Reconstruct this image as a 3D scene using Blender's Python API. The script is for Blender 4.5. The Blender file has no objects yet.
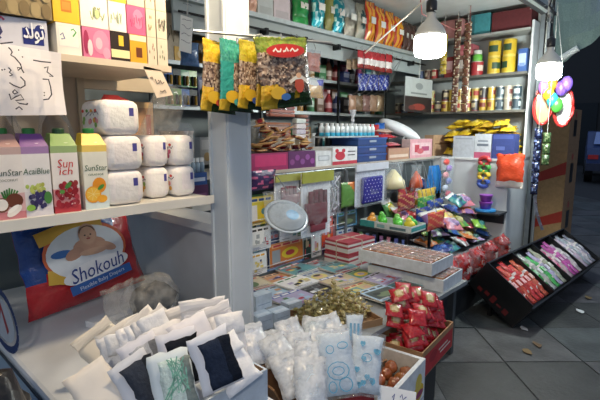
import bpy, math, random
from mathutils import Vector, Matrix, Euler
scene = bpy.context.scene
COL = scene.collection
# ---------------------------------------------------------------- camera (world: X along the kiosk front, Y into it, Z up)
TH = math.radians(43); FPX = 450.0; PIT = math.atan(69/450)
CAM = Vector((-1.087, -1.38, 1.45))
FWD = Vector((math.cos(TH)*math.cos(PIT), math.sin(TH)*math.cos(PIT), -math.sin(PIT)))
RGT = Vector((math.sin(TH), -math.cos(TH), 0)); UPV = RGT.cross(FWD)
cam_d = bpy.data.cameras.new('camera'); cam = bpy.data.objects.new('camera', cam_d); COL.objects.link(cam)
cam_d.sensor_width = 36; cam_d.lens = 36*FPX/600; cam_d.clip_start = 0.05
cam.location = CAM
cam.rotation_euler = Matrix((RGT, UPV, -FWD)).transposed().to_euler()
scene.camera = cam
# ---------------------------------------------------------------- world, exposure
world = bpy.data.worlds.new('world'); scene.world = world; world.use_nodes = True
wn = world.node_tree.nodes; wn['Background'].inputs[0].default_value = (0.56, 0.72, 1.0, 1); wn['Background'].inputs[1].default_value = 0.38
scene.view_settings.view_transform = 'Standard'; scene.view_settings.look = 'None'
scene.view_settings.exposure = 0.0; scene.view_settings.gamma = 1.0; scene.view_settings.use_curve_mapping = False
LAMP_MAIN, LAMP_POST, LAMP_WARM = 54.0, 230.0, 160.0      # emission strengths of the three bulbs (built with the lamps)

# ---------------------------------------------------------------- helpers
R = random.Random(11)
def ray(px, py): return FWD + RGT*((px-300)/FPX) + UPV*((200-py)/FPX)
def at(px, py, x=None, y=None, z=None):
    d = ray(px, py)
    t = (x-CAM.x)/d.x if x is not None else (y-CAM.y)/d.y if y is not None else (z-CAM.z)/d.z
    return CAM + d*t
def FY(px0, py0, px1, py1, y):            # photo rectangle -> extent on a plane y = const
    mx, my = (px0+px1)/2, (py0+py1)/2
    return at(px0, my, y=y).x, at(px1, my, y=y).x, at(mx, py1, y=y).z, at(mx, py0, y=y).z
def FX(px0, py0, px1, py1, x):            # the same on a plane x = const (left pixel = larger y)
    mx, my = (px0+px1)/2, (py0+py1)/2
    return at(px1, my, x=x).y, at(px0, my, x=x).y, at(mx, py1, x=x).z, at(mx, py0, x=x).z
def lin(c):
    if isinstance(c, str):
        c = tuple(int(c[i:i+2], 16)/255 for i in (0, 2, 4))
    return tuple((v/12.92 if v <= .04045 else ((v+.055)/1.055)**2.4) for v in c[:3])
def hx(c): return tuple(int(c[i:i+2], 16)/255 for i in (0, 2, 4)) if isinstance(c, str) else c
def mixc(a, b, t):
    a, b = hx(a), hx(b); return tuple(a[i]*(1-t)+b[i]*t for i in range(3))
def jit(c, a=.06, rnd=R):
    c = hx(c); d = rnd.uniform(-a, a); return tuple(min(1, max(0, v+d+rnd.uniform(-a, a)*.5)) for v in c)

# ---------------------------------------------------------------- materials
MATS = {}
def nt(name):
    m = bpy.data.materials.new(name); m.use_nodes = True
    return m, m.node_tree.nodes, m.node_tree.links, m.node_tree.nodes['Principled BSDF']
def attr_mat(name, rough, noise=25, namt=.12, bump=.0, metal=0., spec=.5, coat=0., bscale=40):
    """printed / dyed surface: colour from the mesh colour attribute, broken up by procedural noise"""
    m, n, l, b = nt(name)
    a = n.new('ShaderNodeAttribute'); a.attribute_name = 'Col'
    tc = n.new('ShaderNodeTexCoord'); nz = n.new('ShaderNodeTexNoise'); nz.inputs['Scale'].default_value = noise; nz.inputs['Detail'].default_value = 4
    l.new(tc.outputs['Object'], nz.inputs['Vector'])
    mp = n.new('ShaderNodeMapRange'); mp.inputs[1].default_value = .3; mp.inputs[2].default_value = .7
    mp.inputs[3].default_value = 1-namt; mp.inputs[4].default_value = 1+namt*.4
    l.new(nz.outputs['Fac'], mp.inputs[0])
    mx = n.new('ShaderNodeMix'); mx.data_type = 'RGBA'; mx.blend_type = 'MULTIPLY'; mx.inputs[0].default_value = 1
    l.new(a.outputs['Color'], mx.inputs[6]); l.new(mp.outputs[0], mx.inputs[7]); l.new(mx.outputs[2], b.inputs['Base Color'])
    b.inputs['Roughness'].default_value = rough; b.inputs['Metallic'].default_value = metal
    b.inputs['Specular IOR Level'].default_value = spec; b.inputs['Coat Weight'].default_value = coat
    if bump:
        n2 = n.new('ShaderNodeTexNoise'); n2.inputs['Scale'].default_value = bscale; n2.inputs['Detail'].default_value = 3
        l.new(tc.outputs['Object'], n2.inputs['Vector'])
        bp = n.new('ShaderNodeBump'); bp.inputs['Strength'].default_value = bump; bp.inputs['Distance'].default_value = .01
        l.new(n2.outputs['Fac'], bp.inputs['Height']); l.new(bp.outputs['Normal'], b.inputs['Normal'])
    MATS[name] = m
attr_mat('paper', .75, 12, .08)
attr_mat('card', .8, 30, .16, .05)
attr_mat('print', .38, 20, .08, .04, coat=.15)
attr_mat('plastic', .3, 15, .08, .03)
attr_mat('wrap', .22, 30, .12, .45, coat=.3, bscale=55)        # shiny crinkled snack film
attr_mat('foil', .28, 30, .15, .6, metal=.75, bscale=70)
attr_mat('cloth', .95, 90, .25, .3, bscale=160, spec=.2)
attr_mat('metal', .4, 20, .12, .02, metal=.6)
attr_mat('paint', .5, 6, .1, .03, bscale=25)
attr_mat('tissue', .9, 40, .05, .35, bscale=60, spec=.2)
attr_mat('dark', .35, 20, .1, .5, bscale=35)
def clear_mat(name, alpha, col, rough=.08, bump=.5, scale=45):
    m, n, l, b = nt(name); n.remove(b)
    out = n['Material Output']
    tr = n.new('ShaderNodeBsdfTransparent'); tr.inputs[0].default_value = (.97, .98, 1, 1)
    df = n.new('ShaderNodeBsdfPrincipled'); df.inputs['Base Color'].default_value = (*lin(col), 1); df.inputs['Roughness'].default_value = rough
    df.inputs['Specular IOR Level'].default_value = .8
    tc = n.new('ShaderNodeTexCoord'); nz = n.new('ShaderNodeTexNoise'); nz.inputs['Scale'].default_value = scale; nz.inputs['Detail'].default_value = 3
    l.new(tc.outputs['Object'], nz.inputs['Vector'])
    bp = n.new('ShaderNodeBump'); bp.inputs['Strength'].default_value = bump; bp.inputs['Distance'].default_value = .01
    l.new(nz.outputs['Fac'], bp.inputs['Height']); l.new(bp.outputs['Normal'], df.inputs['Normal'])
    mp = n.new('ShaderNodeMapRange'); mp.inputs[1].default_value = .35; mp.inputs[2].default_value = .7
    mp.inputs[3].default_value = alpha*.5; mp.inputs[4].default_value = min(1, alpha*1.7)
    l.new(nz.outputs['Fac'], mp.inputs[0])
    mx = n.new('ShaderNodeMixShader'); l.new(mp.outputs[0], mx.inputs[0]); l.new(tr.outputs[0], mx.inputs[1]); l.new(df.outputs[0], mx.inputs[2])
    l.new(mx.outputs[0], out.inputs[0]); MATS[name] = m
clear_mat('clear', .12, 'e6eef2')
clear_mat('milky', .55, 'e9eef4', .25, .6, 30)
clear_mat('greybag', .2, 'c9c7c0', .1, .9, 35)
def emit_mat(name, col, strength):
    m, n, l, b = nt(name); n.remove(b); e = n.new('ShaderNodeEmission')
    e.inputs[0].default_value = (*col, 1); e.inputs[1].default_value = strength
    l.new(e.outputs[0], n['Material Output'].inputs[0]); MATS[name] = m
emit_mat('bulb_main', (1, .97, .92), LAMP_MAIN); emit_mat('bulb_post', (.93, 1, .95), LAMP_POST); emit_mat('bulb_warm', (1, .78, .5), LAMP_WARM); emit_mat('bulb_fill', (1, .93, .84), 270.0)
INK = {}
def ink(col):
    k = col if isinstance(col, str) else '%02x%02x%02x' % tuple(int(v*255) for v in col)
    if k not in INK:
        m, n, l, b = nt('ink_'+k); b.inputs['Base Color'].default_value = (*lin(k), 1); b.inputs['Roughness'].default_value = .5
        INK[k] = m
    return INK[k]

# ---------------------------------------------------------------- mesh builder
class MB:
    def __init__(s): s.v = []; s.f = []; s.c = []
    def add(s, vs, fs, col):
        b = len(s.v); s.v += [Vector(v) for v in vs]
        many = isinstance(col, list)
        for i, f in enumerate(fs): s.f.append([b+k for k in f]); s.c.append(col[i] if many else col)
        return s
    def box(s, x0, x1, y0, y1, z0, z1, col, taper=0):
        """col: one colour or dict of faces: f(-y) b(+y) l(-x) r(+x) t u; '*' default"""
        g = (lambda k: col.get(k, col.get('*'))) if isinstance(col, dict) else (lambda k: col)
        t = taper
        vs = [(x0+t, y0+t, z0), (x1-t, y0+t, z0), (x1-t, y1-t, z0), (x0+t, y1-t, z0), (x0, y0, z1), (x1, y0, z1), (x1, y1, z1), (x0, y1, z1)]
        return s.add(vs, [(0, 1, 5, 4), (2, 3, 7, 6), (3, 0, 4, 7), (1, 2, 6, 5), (4, 5, 6, 7), (3, 2, 1, 0)], [g(k) for k in 'fblrtu'])
    def rbox(s, sx, sy, sz, r, col, c=(0, 0, 0), n=3):
        """rounded box centred at c"""
        hx_, hy, hz = sx/2-r, sy/2-r, sz/2-r; b = len(s.v); seg = 4*n; rings = []
        for i in range(2*n):
            ph = -math.pi/2 + math.pi*(i if i < n else i-1)/(2*n-2) if n > 1 else 0
            z = (hz if i >= n else -hz) + r*math.sin(ph); rr = r*math.cos(ph); ring = []
            for q in range(4):
                ox, oy = ((hx_, hy), (-hx_, hy), (-hx_, -hy), (hx_, -hy))[q]
                for k in range(n):
                    a = math.pi/2*(q + k/(n-1))
                    ring.append((c[0]+ox+rr*math.cos(a), c[1]+oy+rr*math.sin(a), c[2]+z))
            rings.append(ring)
        vs = [p for ring in rings for p in ring]; fs = []
        for i in range(2*n-1):
            for k in range(seg):
                k2 = (k+1) % seg; fs.append((i*seg+k, i*seg+k2, (i+1)*seg+k2, (i+1)*seg+k))
        fs.append(tuple(range(seg))[::-1]); fs.append(tuple((2*n-1)*seg+k for k in range(seg)))
        if callable(col):
            cols = [col(sum((Vector(vs[k]) for k in f), Vector())/len(f)) for f in fs]
        else: cols = col
        return s.add(vs, fs, cols)
    def lathe(s, prof, n, cols, c=(0, 0, 0), rot=None):
        vs = []; fs = []; cl = []
        for r, z in prof:
            for k in range(n):
                a = 2*math.pi*k/n; p = Vector((r*math.cos(a), r*math.sin(a), z))
                if rot: p = rot @ p
                vs.append(p+Vector(c))
        for i in range(len(prof)-1):
            for k in range(n):
                k2 = (k+1) % n; fs.append((i*n+k, i*n+k2, (i+1)*n+k2, (i+1)*n+k))
                q = cols[i % len(cols)] if isinstance(cols, list) else cols
                cl.append(q(k/n) if callable(q) else q)
        e = cl[0], cl[-1]
        if prof[0][0] > 1e-5: fs.append(tuple(range(n))[::-1]); cl.append(e[0])
        if prof[-1][0] > 1e-5: fs.append(tuple((len(prof)-1)*n+k for k in range(n))); cl.append(e[1])
        return s.add(vs, fs, cl)
    def tube(s, pts, r, col, n=6):
        pts = [Vector(p) for p in pts]; vs = []; fs = []
        for i, p in enumerate(pts):
            d = (pts[min(i+1, len(pts)-1)]-pts[max(i-1, 0)]).normalized()
            a = d.orthogonal().normalized() if abs(d.z) > .95 else d.cross(Vector((0, 0, 1))).normalized(); b = d.cross(a)
            rr = r[i] if isinstance(r, (list, tuple)) else r
            for k in range(n):
                t = 2*math.pi*k/n; vs.append(p+a*rr*math.cos(t)+b*rr*math.sin(t))
        for i in range(len(pts)-1):
            for k in range(n):
                k2 = (k+1) % n; fs.append((i*n+k, i*n+k2, (i+1)*n+k2, (i+1)*n+k))
        fs.append(tuple(range(n))[::-1]); fs.append(tuple((len(pts)-1)*n+k for k in range(n)))
        return s.add(vs, fs, col)
    def pillow(s, w, h, t, colfn, nx=8, ny=10, seal=.09, wob=.0, seed=0, c=(0, 0, 0), jag=None):
        """filled bag standing in the XZ plane, bottom centre at c, front towards -Y"""
        rn = random.Random(seed); vs = []; fs = []; cl = []
        cf = colfn if callable(colfn) else (lambda u, v, q=colfn: q)
        jag = (.035 if wob >= .3 else .012)*min(w, h) if jag is None else jag
        JJ = [[(rn.uniform(-jag, jag), rn.uniform(-jag, jag), rn.uniform(-jag, jag)*.5) for _ in range(nx+1)] for _ in range(ny+1)]
        for side in (-1, 1):
            b = len(vs)
            for j in range(ny+1):
                v = j/ny
                for i in range(nx+1):
                    u = i/nx; e = max(0, min(1, (v-seal)/.22, (1-seal-v)/.22)) if 0 < j < ny else 0
                    e = math.sin(e*math.pi/2); p = math.sin(math.pi*u)**.55 if 0 < i < nx else 0
                    d = t/2*e*p*(1+rn.uniform(-wob, wob)) + .0006
                    pin = 1-.06*e*(1 if wob else .6)
                    vs.append((c[0]+(u-.5)*w*pin+JJ[j][i][0], c[1]+side*d+JJ[j][i][2], c[2]+v*h+JJ[j][i][1]*(0 if j == 0 else 1)))
            for j in range(ny):
                for i in range(nx):
                    q = (b+j*(nx+1)+i, b+j*(nx+1)+i+1, b+(j+1)*(nx+1)+i+1, b+(j+1)*(nx+1)+i)
                    fs.append(q if side < 0 else q[::-1]); cl.append(cf((i+.5)/nx, (j+.5)/ny))
        n2 = (nx+1)*(ny+1); rim = [i for i in range(nx+1)]+[j*(nx+1)+nx for j in range(1, ny+1)]+[ny*(nx+1)+i for i in range(nx-1, -1, -1)]+[j*(nx+1) for j in range(ny-1, 0, -1)]
        for a, q in zip(rim, rim[1:]+rim[:1]): fs.append((q, a, a+n2, q+n2)); cl.append(cf(.5, .02))
        return s.add(vs, fs, cl)
    def blob(s, rx, ry, rz, col, c=(0, 0, 0), n=8, m=6, wob=0., seed=0):
        rn = random.Random(seed); vs = [(c[0], c[1], c[2]-rz)]; fs = []
        for j in range(1, m):
            a = math.pi*j/m-math.pi/2
            for k in range(n):
                q = 1+rn.uniform(-wob, wob); t = 2*math.pi*k/n
                vs.append((c[0]+rx*q*math.cos(a)*math.cos(t), c[1]+ry*q*math.cos(a)*math.sin(t), c[2]+rz*q*math.sin(a)))
        vs.append((c[0], c[1], c[2]+rz)); L = len(vs)-1
        for k in range(n):
            k2 = (k+1) % n; fs.append((0, 1+k2, 1+k)); fs.append((L, 1+(m-2)*n+k, 1+(m-2)*n+k2))
            for j in range(m-2): fs.append((1+j*n+k, 1+j*n+k2, 1+(j+1)*n+k2, 1+(j+1)*n+k))
        cols = [col(Vector()) if callable(col) else col]*len(fs)
        return s.add(vs, fs, cols)
    def xf(s, M, start=0):
        for i in range(start, len(s.v)): s.v[i] = M @ s.v[i]
        return s
    # flat print on a frame: o origin, a/b unit axes (right, up), n outward normal
    def pr(s, fr, u0, u1, v0, v1, col, off=.0004):
        o, a, b, n = fr; return s.add([o+a*u0+b*v0+n*off, o+a*u1+b*v0+n*off, o+a*u1+b*v1+n*off, o+a*u0+b*v1+n*off], [(0, 1, 2, 3)], col)
    def pe(s, fr, u, v, ru, rv, col, off=.0006, k=14, rot=0):
        o, a, b, n = fr; vs = []
        for i in range(k):
            t = 2*math.pi*i/k; x, y = ru*math.cos(t), rv*math.sin(t)
            vs.append(o+a*(u+x*math.cos(rot)-y*math.sin(rot))+b*(v+x*math.sin(rot)+y*math.cos(rot))+n*off)
        return s.add(vs, [tuple(range(k))], col)
    def pl(s, fr, pts, w, col, off=.0008):
        """pen stroke: ribbon through 2-d points"""
        o, a, b, n = fr
        P = [Vector((p[0], p[1], 0)) for p in pts]; vs = []
        for i, p in enumerate(P):
            d = (P[min(i+1, len(P)-1)]-P[max(i-1, 0)]); d = d.normalized() if d.length > 1e-9 else Vector((1, 0, 0))
            q = Vector((-d.y, d.x, 0))*w/2
            for r_ in (p+q, p-q): vs.append(o+a*r_.x+b*r_.y+n*off)
        return s.add(vs, [(2*i, 2*i+1, 2*i+3, 2*i+2) for i in range(len(P)-1)], col)
def frame(o, a, b):
    a, b = Vector(a), Vector(b); return (Vector(o), a.normalized(), b.normalized(), a.cross(b).normalized())
FRONT = lambda x0, y, z0: frame((x0, y, z0), (1, 0, 0), (0, 0, 1))
LEFT = lambda x, y1, z0: frame((x, y1, z0), (0, -1, 0), (0, 0, 1))
TOP = lambda x0, y0, z: frame((x0, y0, z), (1, 0, 0), (0, 1, 0))

def mesh(mb, smooth=False):
    me = bpy.data.meshes.new('m'); me.from_pydata(mb.v, [], mb.f); me.update()
    ca = me.color_attributes.new('Col', 'FLOAT_COLOR', 'CORNER'); buf = []; cache = {}
    for f, c in zip(mb.f, mb.c):
        if c not in cache: cache[c] = (*lin(c), 1.0)
        buf += cache[c]*len(f)
    ca.data.foreach_set('color', buf)
    if smooth: me.polygons.foreach_set('use_smooth', [True]*len(mb.f))
    return me
USED = {}
def tag(o, label, cat, group=None):
    if label in USED and not (group and USED[label] == group): print('DUP LABEL', label)
    n = len(label.split())
    if n < 4 or n > 16: print('LABEL LENGTH', n, label)
    USED[label] = group; o['label'] = label; o['category'] = cat
    if group: o['group'] = group
    return o
def obj(name, mb, mat, parent=None, loc=None, rot=None, smooth=False, kind=None, label=None):
    me = mb if isinstance(mb, bpy.types.Mesh) else mesh(mb, smooth); me.name = name
    if not me.materials: me.materials.append(MATS[mat] if isinstance(mat, str) else mat)
    o = bpy.data.objects.new(name, me); COL.objects.link(o)
    if parent: o.parent = parent
    if loc is not None: o.location = loc
    if rot is not None: o.rotation_euler = rot if isinstance(rot, (tuple, list, Euler)) else (0, 0, rot)
    if kind: o['kind'] = kind
    if label: o['label'] = label
    return o
def thing(name, label, cat, loc=(0, 0, 0), rot=0, group=None):
    o = bpy.data.objects.new(name, None); COL.objects.link(o); o.empty_display_size = .05
    o.location = loc; o.rotation_euler = rot if isinstance(rot, (tuple, list, Euler)) else (0, 0, rot)
    return tag(o, label, cat, group)
def one(name, mb, mat, label, cat, loc=(0, 0, 0), rot=0, group=None, smooth=False):
    return tag(obj(name, mb, mat, None, loc, rot, smooth), label, cat, group)
def clone(root, loc, rot, label, group=None, parent=None):
    c = root.copy(); COL.objects.link(c); c.parent = parent
    if parent is None:
        c.location = loc; c.rotation_euler = rot if isinstance(rot, (tuple, list, Euler)) else (0, 0, rot); tag(c, label, root['category'], group)
    for ch in list(root.children): clone(ch, None, None, None, None, c)
    return c
TXT = {}
def txt(s, size, col, parent, fr, u, v, width=None, slant=0, rot=0, off=.0012, bold=0., name='lettering'):
    """flat lettering on a frame, centred at u,v; width squeezes it to that many metres"""
    k = (s, bold, slant)
    if k not in TXT:
        cu = bpy.data.curves.new('t', 'FONT'); cu.body = s; cu.align_x = 'CENTER'; cu.align_y = 'CENTER'; cu.resolution_u = 2; cu.offset = bold; cu.shear = slant
        ob = bpy.data.objects.new('t', cu); COL.objects.link(ob); bpy.context.view_layer.update()
        TXT[k] = bpy.data.meshes.new_from_object(ob); bpy.data.objects.remove(ob)
    me = TXT[k].copy(); me.materials.clear(); me.materials.append(ink(col)); me.name = name
    o = bpy.data.objects.new(name, me); COL.objects.link(o)
    if parent: o.parent = parent
    sx = size
    if width and len(me.vertices):
        xs = [q.co.x for q in me.vertices]; sx = width/max(1e-6, max(xs)-min(xs))
    og, a, b, n = fr
    M = Matrix.Translation(og+a*u+b*v+n*off) @ Matrix((a, b, n)).transposed().to_4x4() @ Matrix.Rotation(rot, 4, 'Z') @ Matrix.Diagonal((sx, size, 1, 1))
    o.matrix_local = M
    return o
ORD = ['first', 'second', 'third', 'fourth', 'fifth', 'sixth', 'seventh', 'eighth', 'ninth', 'tenth', 'eleventh', 'twelfth', 'thirteenth', 'fourteenth', 'fifteenth', 'sixteenth', 'seventeenth', 'eighteenth', 'nineteenth', 'twentieth']
def struct(name, mb, mat, parent=None, **k):
    return obj(name, mb, mat, parent, kind=None if parent else 'structure', **k)
def B(*a, **k): return MB().box(*a, **k)

def settle(obs, lo, hi, iters=80, shrink=.92, grav=.0015):
    """push the pieces of a heap apart until their boxes no longer share room, resting on lo.z"""
    import numpy as np
    C, H = [], []
    for o in obs:
        M = Matrix.LocRotScale(o.location, o.rotation_euler, o.scale)
        pts = [M @ (c.matrix_basis @ Vector(v)) for c in o.children if c.type == 'MESH' for v in c.bound_box] if o.type == 'EMPTY' else [M @ Vector(v) for v in o.bound_box]
        a = [min(p[i] for p in pts) for i in range(3)]; b = [max(p[i] for p in pts) for i in range(3)]
        C.append([(a[i]+b[i])/2 for i in range(3)]); H.append([(b[i]-a[i])/2 for i in range(3)])
    C = np.array(C); C0 = C.copy(); H = np.array(H)*shrink; lo, hi = np.array(lo), np.array(hi); n = len(C)
    for it in range(iters):
        if it < iters*.7: C[:, 2] -= grav
        D = C[:, None, :]-C[None, :, :]; P = H[:, None, :]+H[None, :, :]-np.abs(D); ov = (P > 0).all(2); np.fill_diagonal(ov, False)
        W = P.copy(); ax = W.argmin(2); mv = np.zeros_like(C)
        I, J = np.nonzero(ov)
        for i, j in zip(I, J):
            k = ax[i, j]; sg = 1 if (D[i, j, k] > 0 or (D[i, j, k] == 0 and i > j)) else -1; mv[i, k] += sg*P[i, j, k]*.3
        C += np.clip(mv, -.03, .03)
        for k in (0, 1): C[:, k] = np.clip(C[:, k], np.minimum(lo[k]+H[:, k], (lo[k]+hi[k])/2), np.maximum(hi[k]-H[:, k], (lo[k]+hi[k])/2))
        C[:, 2] = np.maximum(C[:, 2], lo[2]+H[:, 2]/shrink)
    for o, d in zip(obs, C-C0): o.location = o.location+Vector(d.tolist())

def cam_yaw(p): return math.atan2(CAM.x-p[0], p[1]-CAM.y)
# ================================================================ SETTING
W_, CREAM, GREYW = 'd9dcdc', 'd8c9b4', 'b9c0c0'
fl = struct('floor', B(-6, 24, -14, 6, -.08, -.004, '2b2d31'), 'card')
# paving slabs, half a metre square, laid square to the street (turned 43 degrees from the kiosk)
m, n, l, b = nt('stone')
a_ = n.new('ShaderNodeAttribute'); a_.attribute_name = 'Col'; tc = n.new('ShaderNodeTexCoord')
n1 = n.new('ShaderNodeTexNoise'); n1.inputs['Scale'].default_value = 3.2; n1.inputs['Detail'].default_value = 9; n1.inputs['Roughness'].default_value = .7
n2 = n.new('ShaderNodeTexNoise'); n2.inputs['Scale'].default_value = 38; n2.inputs['Detail'].default_value = 5
cr = n.new('ShaderNodeValToRGB'); cr.color_ramp.elements[0].position = .32; cr.color_ramp.elements[0].color = (.28, .28, .29, 1); cr.color_ramp.elements[1].position = .68; cr.color_ramp.elements[1].color = (1.6, 1.6, 1.55, 1)
l.new(tc.outputs['Object'], n1.inputs['Vector']); l.new(tc.outputs['Object'], n2.inputs['Vector']); l.new(n1.outputs['Fac'], cr.inputs[0])
mx = n.new('ShaderNodeMix'); mx.data_type = 'RGBA'; mx.blend_type = 'MULTIPLY'; mx.inputs[0].default_value = 1
l.new(a_.outputs['Color'], mx.inputs[6]); l.new(cr.outputs[0], mx.inputs[7]); l.new(mx.outputs[2], b.inputs['Base Color'])
mr = n.new('ShaderNodeMapRange'); mr.inputs[3].default_value = .35; mr.inputs[4].default_value = .75; l.new(n1.outputs['Fac'], mr.inputs[0]); l.new(mr.outputs[0], b.inputs['Roughness'])
bp = n.new('ShaderNodeBump'); bp.inputs['Strength'].default_value = .35; bp.inputs['Distance'].default_value = .01; l.new(n2.outputs['Fac'], bp.inputs['Height']); l.new(bp.outputs['Normal'], b.inputs['Normal'])
MATS['stone'] = m
G0 = Vector((CAM.x, CAM.y, 0)); FH = Vector((math.cos(TH), math.sin(TH), 0)); slab_meshes = []
for i in range(6):
    q = MB().box(-.246, .246, -.246, .246, -.03, 0, jit(['42464b', '3c3f44', '474b4f', '383b3f', '44474a', '3e4248'][i], .02)); slab_meshes.append(mesh(q))
for jb in range(-2, 19):
    for ia in range(-3, 13):
        a, bb = 1.05+.5*(ia-2), 3.42+.5*(jb-2); p = G0+RGT*a+FH*bb
        if p.y > .5 and p.x < 4.2 or p.y > 1.3 or abs(a/bb) > .85 or bb < 1.9: continue
        if a/bb < .05 and p.x < 1: continue
        s_ = obj('paving_slab', slab_meshes[R.randrange(6)], 'stone', fl, (p.x, p.y, R.uniform(-.003, .003)), TH+R.choice((0, math.pi/2, math.pi)))
# kiosk shell
struct('wall_back', B(-1.9, 3.96, 1.66, 1.72, 0, 2.66, '7d8684'), 'paint')
struct('wall_right', B(3.9, 3.96, .03, 1.66, 0, 2.66, 'a9b0b0'), 'paint')
struct('ceiling', B(-1.9, 3.96, -.02, 1.72, 2.66, 2.72, 'c9cfce'), 'paint')
fa = MB().box(-1.9, 3.98, -.06, -.02, 2.56, 3.1, 'a9b4b2').box(-1.9, 3.98, -.075, -.06, 2.56, 2.585, '3c3f40').box(-1.9, 3.98, -.02, .03, 2.56, 2.66, '4a4d4e')
struct('trim_1', fa, 'paint')
# left white pillar with shallow vertical ridges
q = MB().box(-.05, .06, -.05, .06, 0, 2.56, 'cfd8de')
for x in (-.044, .05): q.box(x-.006, x+.006, -.057, -.05, 0, 2.56, 'd4dce2')
for y in (-.044, .052): q.box(-.057, -.05, y-.006, y+.006, 0, 2.56, 'd4dce2')
struct('trim_2', q, 'paint')
# right post: aluminium profile with a dark gasket
q = MB().box(3.84, 3.9, -.045, .03, 0, 2.56, '8f979c').box(3.83, 3.842, -.03, -.012, 0, 2.56, '1c1e20').box(3.85, 3.862, -.052, -.045, 0, 2.56, 'b9c0c4')
struct('trim_3', q, 'metal')
# white side panel left of the pillar, with a ledge
q = MB().box(-.012, .018, .06, 1.02, 0, 1.05, 'cdd2d6'); struct('wall_left', q, 'paint')
q = MB().box(-.05, .1, .06, 1.02, 1.05, 1.085, 'dfe2e2'); struct('trim_4', q, 'paint')
# the far side of the street: dark shop fronts
st = struct('wall_street', B(21, 21.3, -14, 8, 0, 7, '191b1e'), 'paint')
for i in range(6):
    struct('shutter', B(20.93, 21, -9+i*2.3, -7+i*2.3, .1, 2.6, jit('22262b', .02)), 'metal', st)

# ================================================================ LAMPS
def led_bulb(label, loc, sc, mat, cord_to, colc='1d1e20'):
    t = thing('light_bulb', label, 'lamp', loc)
    obj('glass', MB().lathe([(.0, -.062), (.05, -.06), (.068, -.05), (.072, -.036), (.072, .03), (.07, .034)], 24, 'ffffff'), mat, t, smooth=True).scale = (sc,)*3
    obj('housing', MB().lathe([(.071, .034), (.07, .05), (.055, .078), (.03, .105), (.02, .118), (.02, .15)], 24, 'd4d4cc'), 'plastic', t, smooth=True).scale = (sc,)*3
    obj('socket', MB().lathe([(.022, .14), (.025, .15), (.025, .19), (.012, .2), (.005, .21)], 14, '2a2b2c'), 'plastic', t, smooth=True).scale = (sc,)*3
    c = Vector(cord_to)-Vector(loc)
    obj('cord', MB().tube([(0, 0, .2*sc), (.01, 0, .2*sc+(c.z-.2*sc)*.5), tuple(c)], .005, colc), 'plastic', t)
    return t
p = at(430, 44, y=.05); led_bulb('big glowing white bulb hanging on a dark cord over the counter', p, 1.35, 'bulb_main', (p.x, -.02, 2.6))
p = at(549, 70, y=-.3); led_bulb('glowing white bulb hanging outside the metal post above the balloons', p, 1.25, 'bulb_post', (p.x+.05, p.y+.02, 2.95))
led_bulb('warm bulb hanging above the tissue boxes at the white pillar', (-.2, -.42, 2.3), 1.2, 'bulb_warm', (-.2, -.07, 3.0))
led_bulb('unseen bulb added behind the viewer to brighten the lower left bay', (-2.3, -2.7, 2.75), 1.3, 'bulb_fill', (-2.3, -2.7, 3.4))  # added fill light, out of view, for the nappies and packets
# wires below the ceiling
q = MB().tube([at(365, 53, y=.6), at(400, 22, y=.3), at(425, 0, y=.1)], .005, 'd8d4c8'); one('white_wire', q, 'plastic', 'thin white wire running from the orange snack bags towards the ceiling', 'wire')
q = MB().tube([Vector((at(412, 8, y=.2).x, .2, 2.657)), at(422, 14, y=.2), at(455, 30, y=.6), at(470, 22, y=.55), Vector((at(470, 22, y=.55).x, .55, 2.657))], .003, 'b4615f'); one('pink_wire', q, 'plastic', 'thin pink wire sagging behind the big glowing bulb', 'wire')
# tarpaulin over the street to the right of the post
q = MB(); A0, A1 = at(556, 66, x=4.9), at(606, 33, x=4.9); nS = 10
top0, top1 = at(536, -20, x=4.9), at(620, -30, x=4.9)
for i in range(nS):
    for j in range(4):
        def tp(i, j):
            u, v = i/nS, j/4; p = A0.lerp(A1, u).lerp(top0.lerp(top1, u), v); p.x += .06*math.sin(u*11+j)+.03*math.sin(j*3+u*5)+.5*v; return p
        a, b_, c, d = tp(i, j), tp(i+1, j), tp(i+1, j+1), tp(i, j+1); e = Vector((.012, 0, 0))
        q.add([a, b_, c, d], [(0, 1, 2, 3)], mixc('9fb3a4', '8790b4', max(0, (i-3)/8)*j/3))
aw = thing('awning_tarpaulin', 'pale green tarpaulin stretched above the street beside the metal post', 'tarpaulin'); obj('sheet', q, 'cloth', aw, smooth=True)
q = MB().tube([at(557, 61, x=4.72), at(578, 48, x=4.72)], .035, 'f0f5ee', n=8); obj('edge_pole', q, 'plastic', aw, label='short white tube on the lower edge')
# cable bundle above the right bulb
q = MB()
for k in range(5):
    pts = [at(550+R.uniform(-4, 6), y_, y=-.28+.02*k) for y_ in (-5, 6, 14, 22)]; q.tube(pts, .008, ['2a2c2c', 'c8cbc6', '3b4140', 'b4bab4', '202222'][k])
one('cable_bundle', q, 'plastic', 'tangled bundle of cables and clips above the outer glowing bulb', 'cable')
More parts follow.
